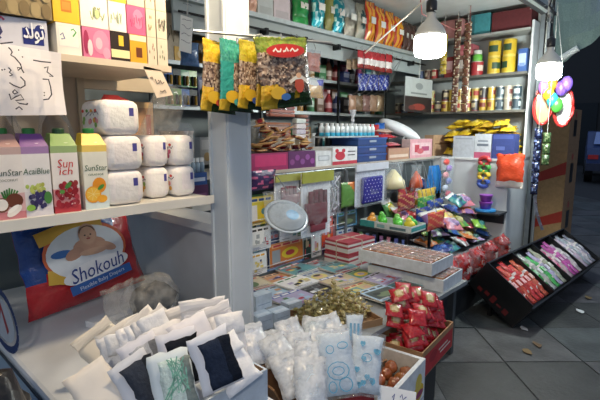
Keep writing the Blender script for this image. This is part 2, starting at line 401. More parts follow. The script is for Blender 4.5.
# car far down the street, only its rear corner shows beside the cartons
t = thing('car', 'dark blue car with a red tail light parked far down the street', 'car', (14.6, .75, 0), .2)
prof = [(-.9, .35), (-.92, .8), (-.8, .95), (-.3, 1.0), (.25, 1.42), (1.5, 1.45), (2.1, 1.0), (2.9, .9), (3.0, .4)]
q = MB(); nP = len(prof); vs = [(x, s, z) for s in (-.8, .8) for x, z in prof]
q.add(vs, [tuple(range(nP)), tuple(range(2*nP-1, nP-1, -1))]+[(i, i+nP, (i+1) % nP+nP, (i+1) % nP) for i in range(nP)], '3a4c7a'); obj('body', q, 'plastic', t)
obj('rear_window', MB().add([(-.26, -.65, 1.06), (-.26, .65, 1.06), (.2, .6, 1.4), (.2, -.6, 1.4)], [(0, 1, 2, 3)], '8fa4d8').xf(Matrix.Translation((-.03, 0, .02))), 'plastic', t)
for s in (-1, 1):
    obj('tail_light', B(-.95, -.9, s*.65-.12, s*.65+.12, .68, .8, 'd0222c'), 'plastic', t)
    for x in (-.3, 2.3): obj('wheel', MB().lathe([(.31, -.1), (.31, .1)], 18, '141414', (x, s*.72, .31), Matrix.Rotation(math.pi/2, 3, 'X')), 'dark', t)
obj('bumper', B(-1.0, -.88, -.8, .8, .36, .56, '27304a'), 'plastic', t)
# ================================================================ generic products
def pbox(name, label, cat, x0, x1, y0, y1, z0, z1, col, prints=(), rot=0, group=None, mat='print', part='printed_design', lid=None):
    cx, cy = (x0+x1)/2, (y0+y1)/2; hx_, hy, h = (x1-x0)/2, (y1-y0)/2, z1-z0; w, d = 2*hx_, 2*hy
    t = thing(name, label, cat, (cx, cy, z0), rot, group)
    obj('body', B(-hx_, hx_, -hy, hy, 0, h, col), mat, t)
    Q = {'f': MB(), 'l': MB(), 't': MB(), 'f2': MB()}
    fr = {'f': (FRONT(-hx_, -hy, 0), w, h), 'l': (LEFT(-hx_, hy, 0), d, h), 't': (TOP(-hx_, -hy, h), w, d)}; fr['f2'] = fr['f']
    for k, pz in enumerate(prints):
        F_, W, H = fr[pz[0]]; o_ = .0004+.0002*k; q = Q[pz[0]]
        if pz[1] == 'r': q.pr(F_, pz[2]*W, pz[3]*W, pz[4]*H, pz[5]*H, pz[6], o_)
        elif pz[1] == 'e': q.pe(F_, (pz[2]+pz[3])/2*W, (pz[4]+pz[5])/2*H, (pz[3]-pz[2])/2*W, (pz[5]-pz[4])/2*H, pz[6], o_)
        elif pz[1] == 's': q.pl(F_, [(u*W, v*H) for u, v in pz[2]], pz[3], pz[4], o_)
    for q in Q.values():
        if q.f: obj(part, q, mat, t)
    if lid: obj('lid_flap', B(-hx_, hx_, -hy, hy, h, h+.003, lid), mat, t)
    return t, fr
def squig(rn, n, u0, u1, v0, v1):
    return [(u0+(u1-u0)*i/(n-1), rn.uniform(v0, v1)) for i in range(n)]
def open_carton(name, label, cat, w, d, h, col, loc, rot=0, inner=None, flaps=(), wall=.006, prints=(), fl_len=.1, mat='card', taper=0):
    """open-topped box: bottom, four sides, optional flaps ((side, angle),...)"""
    t = thing(name, label, cat, loc, rot); hw, hd = w/2, d/2; ic = inner or col
    q = MB().box(-hw, hw, -hd, hd, 0, .006, col)
    q.box(-hw, hw, -hd, -hd+wall, .006, h, {'*': col, 'b': ic}); q.box(-hw, hw, hd-wall, hd, .006, h, {'*': col, 'f': ic})
    q.box(-hw, -hw+wall, -hd+wall, hd-wall, .006, h, {'*': col, 'r': ic}); q.box(hw-wall, hw, -hd+wall, hd-wall, .006, h, {'*': col, 'l': ic})
    obj('body', q, mat, t)
    for s, ang in flaps:
        L = w if s in 'fb' else d
        q = MB().box(-L/2+.002, L/2-.002, -wall/2, wall/2, 0, fl_len, {'*': ic, 'f': col}).xf(Matrix.Rotation(ang, 4, 'X'))
        o = obj('flap', q, mat, t); rz = {'f': 0, 'b': math.pi, 'l': -math.pi/2, 'r': math.pi/2}[s]
        o.location = {'f': (0, -hd+wall/2, h), 'b': (0, hd-wall/2, h), 'l': (-hw+wall/2, 0, h), 'r': (hw-wall/2, 0, h)}[s]; o.rotation_euler = (0, 0, rz)
    if prints:
        fr = {'f': (FRONT(-hw, -hd, 0), w, h), 'l': (LEFT(-hw, hd, 0), d, h)}; fr['f2'] = fr['f']; Q = {k: MB() for k in fr}
        for k, pz in enumerate(prints):
            F_, W, H = fr[pz[0]]; q = Q[pz[0]]
            (q.pr(F_, pz[2]*W, pz[3]*W, pz[4]*H, pz[5]*H, pz[6], .0005+.0002*k) if pz[1] == 'r' else q.pe(F_, (pz[2]+pz[3])/2*W, (pz[4]+pz[5])/2*H, (pz[3]-pz[2])/2*W, (pz[5]-pz[4])/2*H, pz[6], .0005+.0002*k))
        for q in Q.values():
            if q.f: obj('printed_design', q, mat, t)
    return t
def stroke_px(q, fr, pts, w, col, **k):
    """pen strokes given as photo pixels on the plane of fr"""
    o, a, b, n = fr; out = []
    for px, py in pts:
        d = ray(px, py); t = (o-CAM).dot(n)/d.dot(n); p = CAM+d*t-o; out.append((p.dot(a), p.dot(b)))
    q.pl(fr, out, w, col, **k)

# ================================================================ LEFT BAY
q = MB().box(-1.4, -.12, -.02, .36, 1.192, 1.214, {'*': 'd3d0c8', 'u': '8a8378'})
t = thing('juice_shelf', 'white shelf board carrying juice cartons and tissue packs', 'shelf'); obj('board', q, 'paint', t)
obj('front_lip', B(-1.4, -.1, -.026, -.02, 1.186, 1.216, 'dedcd4'), 'paint', t)
t = thing('box_shelf', 'cream overhead shelf board under the tissue boxes', 'shelf')
obj('board', B(-1.4, -.24, 0, .4, 1.645, 1.664, CREAM), 'paint', t)
t = struct('trim_5', B(-1.4, -.38, .4, .42, 1.214, 1.664, CREAM), 'paint')
obj('header', B(-.38, -.08, .402, .43, 1.61, 1.664, 'cdbfa9'), 'paint', t)
obj('upright', B(-.4, -.375, .385, .4, 1.214, 1.645, 'c4b59d'), 'paint', t)
for k, x in enumerate((-.62, -.5)): obj('panel_joint', B(x, x+.004, .397, .4, 1.214, 1.645, '8f8370'), 'paint', t)
# tissue boxes in rows on the overhead shelf
def X0(px, py=40): return at(px, py, y=0).x
RH = .086; rb = 1.664
g = 'paper tissue boxes on the overhead shelf'
rn = random.Random(5)
def scrib(n=7, c='55574f', u=(.15, .85), v=(.25, .7)): return [('f', 's', squig(rn, 4, uu, uu+.12, v[0], v[1]), .002, c) for uu in [u[0]+(u[1]-u[0]-.1)*i/max(1, n-1) for i in range(n)]]
def flower(c='6f7a5c'): 
    o = []
    for i in range(6):
        u, v = rn.uniform(.2, .75), rn.uniform(.2, .75); o.append(('f', 'e', u-.05, u+.05, v-.07, v+.07, jit(c, .1)))
    return o
def trow(px0, px1, row, nm, label, col, prints, d=.22, cat='tissue box', py=40, rot=0, dy=0.):
    x0, x1 = X0(px0, py)+.001, X0(px1, py)-.001; z0 = rb+RH*row
    return pbox(nm, label, cat, x0, x1, .004+dy, .004+dy+d, z0, z0+RH-.001, col, prints, rot, None)
# row 0
w0 = X0(56)-X0(-30)
tb, fr = pbox('tissue_box', 'white tissue box with a navy word badge at the left end', 'tissue box', X0(-34), X0(53), .02, .2, rb, rb+.083, {'*': 'd9d8dc', 'f': 'd4d6e2'},
   [('f', 'r', .70, .95, .2, .42, '26307e'), ('f', 'e', .70, .8, .25, .75, '26307e'), ('f', 'e', .84, .97, .35, .85, '26307e'), ('f', 'r', .7, .95, .4, .7, '26307e'),
    ('f2', 's', [(.30, .55), (.36, .7), (.44, .66), (.46, .5), (.42, .38)], .006, '3b3a6a'), ('f2', 's', [(.30, .45), (.38, .42), (.45, .3)], .005, '3b3a6a'), ('f2', 's', [(.3, .92), (.38, .86), (.47, .94), (.5, .86)], .006, 'c2466e')], rot=-.1)
F_, W_x, H_x = fr['f']; txt('\uFEAA\uFEDF\uFEEE\uFE97', .055, 'f4f4fa', tb, F_, .83*W_x, .6*H_x, width=.05, off=.003, bold=.02)
trow(57, 82, 0, 'tissue_box', 'white tissue box with a rounded label panel beside the navy badge box', 'f1ece2', [('f', 'r', .08, .9, .25, .9, 'e4e2e2'), ('f', 'r', .1, .88, .27, .88, 'f6f3ea'), ('f', 's', [(.15, .6), (.25, .68), (.32, .5), (.18, .48)], .003, '4a5a9a'), ('f', 's', [(.6, .8), (.7, .85), (.8, .75), (.66, .6)], .004, '5fae62')], d=.2)
trow(83, 111, 0, 'tissue_box', 'pink tissue box with petals in the bottom row', {'*': 'd9648f', 'f': 'dc7ba0'}, [('f', 'e', .02, .22, .1, .9, 'a8305a'), ('f', 'e', .16, .34, .05, .6, 'f7d9dd'), ('f', 'e', .35, .95, .15, .95, 'e793b2'), ('f', 'e', .45, .7, .3, .7, 'f4bccb'), ('f', 'e', .7, .98, .0, .4, 'e9a3bd')])
trow(111, 130, 0, 'tissue_box', 'black and yellow tissue box with a pale band', {'*': '2a1f16', 'f': '2e2118'}, [('f', 'r', 0, 1, .1, .38, 'f2e4ae'), ('f', 'r', .42, .68, .52, .88, 'e8c23a')])
trow(130, 147, 0, 'tissue_box', 'yellow tissue box with a small brown square in the bottom row', 'e2a62c', [('f', 'r', 0, 1, .78, .98, 'efe3c0'), ('f', 'r', .35, .72, .2, .55, '6b3a1c')])
trow(147.5, 157, 0, 'tissue_box', 'narrow white tissue box with red specks in the bottom row', 'd8cdb8', flower('8a6f60'))
trow(157.5, 168, 0, 'tissue_box', 'narrow white tissue box with green print in the bottom row', 'd6ccb9', flower('6f7a5c'))
# row 1
trow(-40, 55, 1, 'tissue_box', 'taupe tissue box with a diamond pattern at the top left', {'*': '8d7a5c', 'f': '97855f'}, [('f', 'e', (i % 8)*.125, (i % 8)*.125+.12, .0+.5*(i//8), .48+.5*(i//8), ['a4926a', '7f6d4a'][(i+i//8) % 2]) for i in range(16)])
trow(55.5, 82, 1, 'tissue_box', 'bright yellow tissue box with an orange rectangle', 'ecc22f', [('f', 'r', .3, .7, .35, .72, 'cf7f22'), ('f', 'r', .34, .66, .42, .66, 'dd9436')])
trow(82.5, 110, 1, 'tissue_box', 'white tissue box with green lettering-like marks in the second row', 'f2efe6', scrib(6, '8a9a52', (.35, .85))+[('f', 'e', .5, .68, .3, .6, 'c7d59a')])
trow(110.5, 128, 1, 'tissue_box', 'white tissue box with a green swirl in the second row', 'f1eee6', scrib(4, '7d9a5a', (.1, .7)))
trow(128.5, 147, 1, 'tissue_box', 'pink tissue box with magenta print in the second row', 'd2648e', [('f', 'e', .3, .9, .2, .9, 'df86a8')]+scrib(5, 'b2336c'))
trow(147.5, 157, 1, 'tissue_box', 'narrow white tissue box with olive print in the second row', 'd8ccb6', flower('8a8a5c'))
trow(157.5, 168, 1, 'tissue_box', 'narrow white tissue box with a dark sketch in the second row', 'd7cdbb', scrib(5, '4a463e')+flower('6b6a5a'))
# row 2 and 3
trow(84, 107, 2, 'tissue_box', 'plain white tissue box at the top of the photo in the third row', 'f0ece2', [('f', 'r', .1, .9, .3, .6, 'e2ddcf')])
trow(107.5, 129, 2, 'tissue_box', 'yellow tissue box in the third row', 'ecc640', [('f', 'r', .2, .8, .2, .5, 'f4dd88')])
trow(129.5, 147, 2, 'tissue_box', 'white tissue box with brown scribbles in the third row', 'dccfb6', scrib(6, '7a6a58'))
trow(147.5, 157, 2, 'tissue_box', 'narrow white tissue box with dark loops in the third row', 'd9cdb7', scrib(4, '5a5048'))
trow(157.5, 168, 2, 'tissue_box', 'narrow white tissue box with a green sketch in the third row', 'd5cbb8', flower('5f6a52'))
trow(131, 149, 3, 'tissue_box', 'white tissue box lying at the very top by the corner', 'd6c9b2', scrib(5, '8a7a62'))
trow(149.5, 168, 3, 'tissue_box', 'topmost cream tissue box at the right end of the rows', 'cfc3ae', scrib(5, '6a5f52'))
# handwritten sign taped under the front of the shelf
y_ = -.012; c0, c1, c2, c3 = at(-30, 38, y=y_), at(61, 53, y=y_), at(66, 115, y=y_), at(-30, 116, y=y_)
t = thing('paper_sign', 'white paper sheet with black handwriting taped below the tissue boxes', 'sign', c3)
q = MB(); nn = 8
def sp(u, v): p = c3.lerp(c2, u).lerp(c0.lerp(c1, u), v); p.y += -.012*math.sin(v*math.pi)*math.sin(u*4) - .006*(1-v); return p-c3
for i in range(nn):
    for j in range(nn): q.add([sp(i/nn, j/nn), sp((i+1)/nn, j/nn), sp((i+1)/nn, (j+1)/nn), sp(i/nn, (j+1)/nn)], [(0, 1, 2, 3)], 'ece8ea')
obj('sheet', q, 'paper', t, smooth=True)
q = MB(); fr = frame((0, -.024, 0), (1, 0, 0), (0, 0, 1)); frw = (c3+Vector((0, -.024, 0)), fr[1], fr[2], fr[3])
strokes = [[(45, 40), (58, 52), (66, 66), (58, 82), (80, 95), (110, 130), (117, 150), (97, 166), (94, 150), (114, 152), (130, 180)], [(98, 53), (104, 57)], [(119, 90), (125, 95)],
 [(8, 160), (14, 166)], [(22, 158), (28, 163)], [(45, 150), (60, 165), (50, 176), (68, 190), (52, 196)], [(110, 200), (135, 225), (136, 248), (112, 262), (75, 248), (50, 232)],
 [(68, 284), (80, 271), (96, 287), (78, 294), (68, 284)], [(50, 293), (60, 325), (84, 310), (112, 298), (130, 325), (84, 330), (105, 346), (150, 352)], [(85, 377), (104, 364), (122, 380)], [(145, 344), (152, 349)],
 [(180, 110), (225, 118), (278, 123)], [(240, 152), (262, 146), (256, 174), (290, 200), (268, 196)], [(232, 213), (264, 215), (275, 255), (281, 298), (264, 322), (235, 326)], [(238, 285), (244, 289)], [(238, 300), (244, 304)], [(0, 20), (70, 12)]]
for s_ in strokes: stroke_px(q, frw, [(u/5.4545, 40+v/5.45) for u, v in s_], .0032, '2c2a3c')
for i in range(len(q.v)): q.v[i] = q.v[i]-c3
obj('handwriting', q, 'paper', t)
# smaller sheet hanging from the right end
y_ = .0; pts = [at(143, 66, y=y_), at(161, 70, y=y_), at(173, 95, y=y_), at(157, 98, y=y_)]
t = thing('paper_sign', 'small tilted paper note hanging at the right end of the tissue boxes', 'sign', pts[3])
q = MB().add([p-pts[3] for p in pts], [(3, 2, 1, 0)], 'e6d6c2').add([p-pts[3]+Vector((0, .001, 0)) for p in pts], [(0, 1, 2, 3)], 'e6d6c2'); obj('sheet', q, 'paper', t)
q = MB(); frw = (pts[3]+Vector((0, -.002, 0)), Vector((1, 0, 0)), Vector((0, 0, 1)), Vector((0, -1, 0)))
for s_ in ([(150, 78), (152, 77), (153, 79)], [(155, 79), (157, 84), (160, 82), (158, 80)], [(160, 80), (162, 84), (164, 82)], [(160, 91), (162, 92), (165, 90), (166, 93)]): stroke_px(q, frw, s_, .003, '4a3f40')
for i in range(len(q.v)): q.v[i] = q.v[i]-pts[3]
obj('handwriting', q, 'paper', t)

# juice cartons
def juice(label, px, name, caption, bands, art, textcol, tsize=.021, tv=.125, cap='2f7a3c', lines=None):
    x = at(px, 208, y=.03).x; w, d, h = .071, .06, .194
    t = thing('juice_carton', label, 'juice carton', (x, .035, 1.214), R.uniform(-.02, .02)-.05)
    hw, hd = w/2, d/2; top, mid, bot = bands
    q = MB().box(-hw, hw, -hd, hd, 0, .02, bot).box(-hw, hw, -hd, hd, .02, .07, mixc(bot, mid, .5)).box(-hw, hw, -hd, hd, .07, h-.02, mid).box(-hw, hw, -hd, hd, h-.02, h, mixc(top, mid, .35))
    q.add([(-hw, -hd, h), (hw, -hd, h), (hw, hd, h), (-hw, hd, h), (-hw*.72, -.004, h+.034), (hw*.72, -.004, h+.034), (hw*.8, hd*.9, h+.036), (-hw*.8, hd*.9, h+.036)],
          [(0, 1, 5, 4), (3, 0, 4, 7), (1, 2, 6, 5), (2, 3, 7, 6), (4, 5, 6, 7)], top)
    obj('carton', q, 'print', t)
    obj('cap', MB().lathe([(.0165, 0), (.0165, .013), (.014, .016), (0, .0165)], 16, cap, (0, .012, h+.034)), 'plastic', t, smooth=False)
    F_ = FRONT(-hw, -hd, 0); q = MB(); art(q, F_, w)
    for v_ in q.v: v_.x = max(-hw, min(hw, -hw+(v_.x+hw)*w/.09))
    obj('fruit_picture', q, 'print', t)
    sl = frame((-hw, -hd, h), (1, 0, 0), (0, hd, .034)); q = MB(); q.pe(sl, hw, .02, .014, .011, mixc(top, 'ffe9a0', .6)); q.pe(sl, hw+.008, .016, .008, .007, mixc(top, 'ffffff', .5), .0008); obj('fruit_badge', q, 'print', t)
    for (s, sz, vv, c, wd) in (lines or [(name, tsize*1.15, tv, textcol, .066)]): txt(s, sz, c, t, F_, hw, vv, width=wd, slant=.15)
    if caption: txt(caption, .009, textcol, t, F_, hw, tv-.02, width=.045)
    return t
def art_coco(q, F, w):
    for i in range(7): q.pl(F, [(.044+.003*i-.012, .05), (.03+.008*i-.008, .085-.003*abs(i-3))], .005, jit('3f7d35', .05))
    q.pe(F, .058, .05, .026, .02, '6b3b28', .001); q.pe(F, .02, .04, .022, .02, '7a4a32', .0012); q.pe(F, .02, .041, .018, .016, 'f3efe8', .0014); q.pe(F, .055, .022, .026, .011, 'efe9e2', .0016, rot=.5); q.pe(F, .052, .028, .02, .006, 'fbf8f2', .0018, rot=.5)
def art_grape(q, F, w):
    rr = random.Random(3)
    for i in range(20): q.pe(F, rr.uniform(.012, .07), rr.uniform(.066, .088), .006, .006, jit('b9c465', .06, rr), .0008+.00003*i)
    for i in range(30): q.pe(F, rr.uniform(.02, .07), rr.uniform(.022, .066), .0068, .0068, jit('3c3565', .06, rr), .0016+.00003*i)
    q.pe(F, .075, .05, .013, .018, '4f8a45', .003); q.pe(F, .018, .025, .014, .009, '8fbf4f', .003)
def art_cherry(q, F, w):
    rr = random.Random(4)
    for i in range(34): q.pe(F, rr.uniform(.01, .078), rr.uniform(.014, .088), .0085, .0085, jit('a02a38', .07, rr), .0008+.00004*i)
    for i in range(10): q.pe(F, rr.uniform(.015, .07), rr.uniform(.02, .08), .002, .002, 'f0c3c0', .0025)
    q.pe(F, .05, .08, .014, .007, '4f8a40', .003, rot=.6); q.pe(F, .028, .062, .009, .006, '5f9a48', .003)
def art_orange(q, F, w):
    q.pe(F, .055, .072, .026, .024, 'e8962a'); q.pe(F, .03, .045, .03, .026, 'eda32f', .0009); q.pe(F, .03, .046, .025, .021, 'f4c44c', .0011)
    for i in range(7): q.pl(F, [(.03, .046), (.03+.023*math.cos(i*.9), .046+.019*math.sin(i*.9))], .0015, 'f8e29a', .0013)
    q.pe(F, .062, .03, .02, .012, 'f0ab33', .0014); q.pe(F, .06, .066, .014, .006, '4f9440', .0016, rot=.5)
juice('coconut juice carton with a pinkish brown top at the left frame edge', 9, 'SunStar', 'COCONUT', ('b08a86', 'e9e4e0', 'c97f86'), art_coco, '2f4a3c')
juice('grape juice carton with a purple top', 37, 'AcaiBlue', None, ('7a4a96', 'e8e6e6', 'd8d5dc'), art_grape, '2f5a3c')
juice('red cherry juice carton with red lettering and a green top', 66, '', None, ('6f9a45', 'ebe6e2', 'b83a44'), art_cherry, 'c9302c', lines=[('Sun', .034, .142, 'c9302c', .042), ('ich', .03, .12, 'c9302c', .036)], cap='2a4a30')
juice('orange juice carton with a yellow top beside the tissue packs', 95.5, 'SunStar', 'ORANGE', ('efc12e', 'e6e6da', 'cfdfe0'), art_orange, '2a5a3a')
# tissue roll packs
def tissue(label, px, row, y, w=.13, d=.16, prints=True):
    x = at(px, 190, y=y).x
    t = thing('tissue_pack', label, 'tissue pack', (x, y+d/2, 1.2145+row*.111), R.uniform(-.04, .04))
    h = .11; rr = random.Random(int(px*10)+row)
    q = MB().rbox(w, d, h, .026, lambda c: jit('eeebea', .015, rr), (0, 0, h/2), 4); obj('pack', q, 'tissue', t, smooth=True)
    q = MB(); F_ = FRONT(-w/2, -d/2, 0); q.pr(F_, w*.68, w*.80, h*.55, h*.78, '4d4a94', .0006); obj('purple_mark', q, 'print', t); q = MB()
    L_ = LEFT(-w/2, d/2, 0)
    for i in range(9):
        q.pe(L_, rr.uniform(.03, d-.03), rr.uniform(.03, .055), .009, .008, rr.choice(['d86a8a', 'e8b04a', '8ab85a', 'd0506a', 'e8a0b0']), .0006+.0001*i)
    if row == 2 or px > 150:
        for i in range(4): q.pe(L_, .03+.03*i, .088-.012, .009, .005, ['d8443c', '5aa04a', 'e8b03a', 'd8443c'][i], .0008)
    for i in range(3): q.pl(L_, squig(rr, 4, .05+.03*i, .08+.03*i, .06, .075), .003, '5a5a7a', .001)
    obj('printed_design', q, 'print', t)
    return t
tissue('tissue roll pack at the bottom of the tall stack by the orange juice', 128, 0, .0, .125); tissue('tissue roll pack in the middle of the tall three pack stack', 128.5, 1, .0, .125); tissue('tissue roll pack on top of the tall three pack stack', 126, 2, .005, .13)
tissue('lower tissue roll pack of the narrow middle stack', 161, 0, .05, .085); tissue('upper tissue roll pack of the narrow middle stack', 161, 1, .05, .085)
tissue('lower tissue roll pack at the right end of the shelf', 187, 0, .03, .09, .15); tissue('upper tissue roll pack at the right end of the shelf', 187, 1, .03, .09, .15)
# behind the juice: clear domed packs, cartons in the niche
for px, lab in ((-4, 'left'), (52, 'right')):
    x = at(px+5, 122, y=.2).x; t = thing('clear_dome_pack', f'{lab} crinkled clear plastic pack standing behind the juice cartons', 'plastic pack', (x, .22, 1.2285))
    obj('filling', MB().blob(.05, .04, .13, 'b9a184', (0, 0, .145), 10, 8, .12, px), 'paper', t, smooth=True)
    obj('wrapper', MB().blob(.066, .056, .15, 'ffffff', (0, 0, .15), 12, 9, .1, px+1), 'clear', t, smooth=True)
x0, x1, z0, z1 = FY(96, 101, 154, 118, .5)
open_carton('cardboard_box', 'open brown cardboard box standing in the cream niche', 'box', x1-x0, .22, z1-1.2145, 'c39a78', ((x0+x1)/2, .62, 1.2145), 0, 'a5795a', prints=[('f', 'r', .86, .95, .6, .85, 'b0483a'), ('f', 'r', 0, 1, .93, .99, 'd9b98a')])
q = MB().box(-.16, .17, -.12, .1, 0, .035, '7a6f62'); one('niche_shelf', B(-.4, .1, .43, .75, 1.2, 1.214, 'c9bca8'), 'paint', 'cream ledge inside the niche under the cardboard box', 'shelf')
p = at(113, 98, y=.6); q = MB().blob(.075, .07, .05, 'a8383a', (0, 0, 0), 10, 7, .15, 4); one('red_bundle', q, 'cloth', 'red cloth bundle lying in the cardboard box in the niche', 'bundle', (p.x, .6, z1-.02), smooth=True)
q = MB().pillow(.2, .26, .07, 'c9d4da', seed=8, wob=.3); one('plastic_bag', q, 'greybag', 'crumpled clear plastic bag leaning beside the cardboard box', 'bag', (at(150, 95, y=.5).x, .47, 1.405), (.15, .35, .2), smooth=True)
# ================================================================ LOWER LEFT: chest freezer, nappies, packets
FZ = .78
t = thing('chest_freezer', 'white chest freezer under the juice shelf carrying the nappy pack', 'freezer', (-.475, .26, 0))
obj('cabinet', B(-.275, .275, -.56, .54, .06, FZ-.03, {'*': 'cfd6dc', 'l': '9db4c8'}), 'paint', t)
obj('plinth', B(-.25, .25, -.52, .5, 0, .06, '33363a'), 'paint', t)
obj('lid', MB().rbox(.556, 1.11, .03, .012, 'd6dade', (0, -.01, FZ-.015), 3), 'paint', t)
obj('edge_seal', B(-.281, -.277, -.55, .53, FZ-.036, FZ-.028, '3a4450'), 'plastic', t)
q = MB(); L_ = LEFT(-.275, .54, 0); c = at(2, 318, x=-.75); u0 = .8-c.y
for i in range(24): 
    a0, a1 = math.pi*2*i/24, math.pi*2*(i+1)/24; q.pl(L_, [(u0+.16*math.cos(a0), c.z+.09*math.sin(a0)), (u0+.16*math.cos(a1), c.z+.09*math.sin(a1))], .022, '1f3a78')
q.pe(L_, u0, c.z, .13, .07, 'd4dce6', .0006); q.pl(L_, [(u0-.06, c.z-.04), (u0+.0, c.z+.04), (u0+.06, c.z-.03)], .025, 'b8323c', .001)
obj('logo', q, 'print', t)
t = thing('white_crate', 'white wooden crate standing before the freezer under the packet carton', 'crate', (-.56, -.47, 0))
obj('body', B(-.19, .19, -.155, .15, 0, FZ-.02, 'c9d0d6'), 'paint', t); obj('top_board', B(-.192, .192, -.158, .152, FZ-.02, FZ, 'd6dbe0'), 'paint', t)
def basis_mat(p0, a, b):
    a = a.normalized(); n = a.cross(b).normalized(); b = n.cross(a)
    return Matrix.Translation(p0) @ Matrix((a, -n, b)).transposed().to_4x4()      # local x=a, z=b, -y=n (front)
# nappy pack leaning in the bay
P0, P1 = at(33, 321, z=.80), at(143, 281, z=.80); a = P1-P0; d = ray(10, 232); P3 = CAM+d*(-(CAM-P0).dot(a)/d.dot(a))
Wd = a.length; Hd = .40; M = basis_mat((P0+P1)/2, a, P3-P0)
t = thing('nappy_pack', 'big red and blue nappy pack leaning on the freezer under the juice shelf', 'nappy pack'); t.matrix_world = M
def ncol(c):
    u, v = c.x/Wd+.5, c.z/Hd
    if c.y > .0: return 'b8262c'
    return 'c8262c' if v < .50+.10*u else ('1f4a9a' if u < .25 or u > .8 or v > .9 else 'e8ecef')
q = MB().pillow(Wd*1.06, Hd, .13, lambda u, v: 'c42c32' if v < .36+.10*(u-.5) or (u > .76 and v < .78) else '274f9c', 16, 14, seal=.03, wob=.04, seed=3); obj('pack', q, 'wrap', t, smooth=True)
q = MB(); yf = -.0685; F_ = FRONT(-Wd/2, yf, 0)
U, V2 = lambda u: (u-.12)*Wd, lambda v: v*Hd*.80-.006
q.pe(F_, U(.57), V2(.62), Wd*.36, Hd*.27, 'd9662e', .001, 28); q.pe(F_, U(.57), V2(.61), Wd*.335, Hd*.245, 'e9edf1', .0014, 28)
q.pl(F_, [(U(.22), V2(.42)), (U(.3), V2(.4)), (U(.36), V2(.37))], .05, 'e0b23a', .0012); q.pl(F_, [(U(.2), V2(.84)), (U(.4), V2(.9)), (U(.75), V2(.88))], .05, 'dfae3c', .0012)
q.pe(F_, U(.36), V2(.64), .042, .014, '2f6fb8', .0018); q.pe(F_, U(.62), V2(.38), Wd*.3, Hd*.095, 'f2f3f6', .0018, 24, rot=.12)
q.pl(F_, [(U(.36), V2(.2)), (U(.6), V2(.235)), (U(.92), V2(.285))], .034, '2f62ae', .0022)
obj('printed_design', q, 'print', t)
q = MB()  # picture of a crawling baby
q.pe(F_, U(.6), V2(.8), .038, .043, 'd2a184', .003, 18); q.pe(F_, U(.6), V2(.84), .034, .022, '6b4a38', .0032); q.pe(F_, U(.6), V2(.79), .033, .034, 'd9aa8c', .0034, 18)
q.pe(F_, U(.6), V2(.66), .07, .035, 'cf9c80', .0026, 18); q.pe(F_, U(.46), V2(.61), .04, .02, 'c8957a', .0027, rot=.3); q.pe(F_, U(.74), V2(.62), .045, .017, 'd2a184', .0029, rot=-.4); q.pe(F_, U(.62), V2(.59), .06, .013, 'd9aa8c', .003)
for s in (-1, 1): q.pe(F_, U(.6)+s*.012, V2(.795), .004, .003, '2e1c16', .0037)
q.pe(F_, U(.6), V2(.77), .004, .004, 'c08a70', .0037); q.pe(F_, U(.6), V2(.752), .009, .003, 'a8463e', .0037)
obj('baby_picture', q, 'print', t)
txt('Shokouh', .075, '1f3a86', t, F_, U(.62), V2(.385), width=.235, slant=.25, rot=.12, off=.004)
txt('Flexible Baby Diapers', .02, 'dfe8f4', t, F_, U(.64), V2(.24), width=.2, rot=.13, off=.004)
# flat white packs under the nappies
p = at(100, 314, z=.8); pbox('flat_white_pack', 'flat white pack tucked under the right corner of the nappy pack', 'pack', p.x-.06, p.x+.12, p.y-.055, p.y-.005, FZ+.002, FZ+.024, 'e2e4e8', rot=.28, mat='paper')
# clear bag with grey contents
p = at(150, 322, z=.8); t = thing('clear_bag', 'crumpled clear bag of grey pieces lying on the freezer by the white panel', 'bag', (p.x+.02, p.y+.02, FZ+.012), .3)
obj('contents', MB().blob(.085, .07, .065, '3c4046', (0.01, 0, .066), 10, 7, .15, 2), 'cloth', t, smooth=True)
obj('film', MB().blob(.11, .085, .083, 'ffffff', (0, 0, .084), 16, 10, .12, 5), 'greybag', t, smooth=True)
obj('film_tail', MB().pillow(.13, .15, .04, 'ffffff', 8, 8, seed=4, wob=.3, c=(-.13, 0, .035)).xf(Matrix.Rotation(-.05, 4, 'Y')), 'greybag', t, smooth=True)
# black rubbish bag at the left frame edge
t = thing('rubbish_bag', 'shiny black rubbish sack standing left of the freezer', 'bag', (-.945, -.46, 0)); obj('sack', MB().blob(.135, .14, .53, '131214', (0, 0, .53), 18, 14, .06, 9), 'dark', t, smooth=True); obj('knot', MB().lathe([(.02, 0), (.03, .02), (.015, .04), (.05, .09), (.045, .095)], 12, '17161a', (0, 0, 1.05)), 'dark', t, smooth=True)
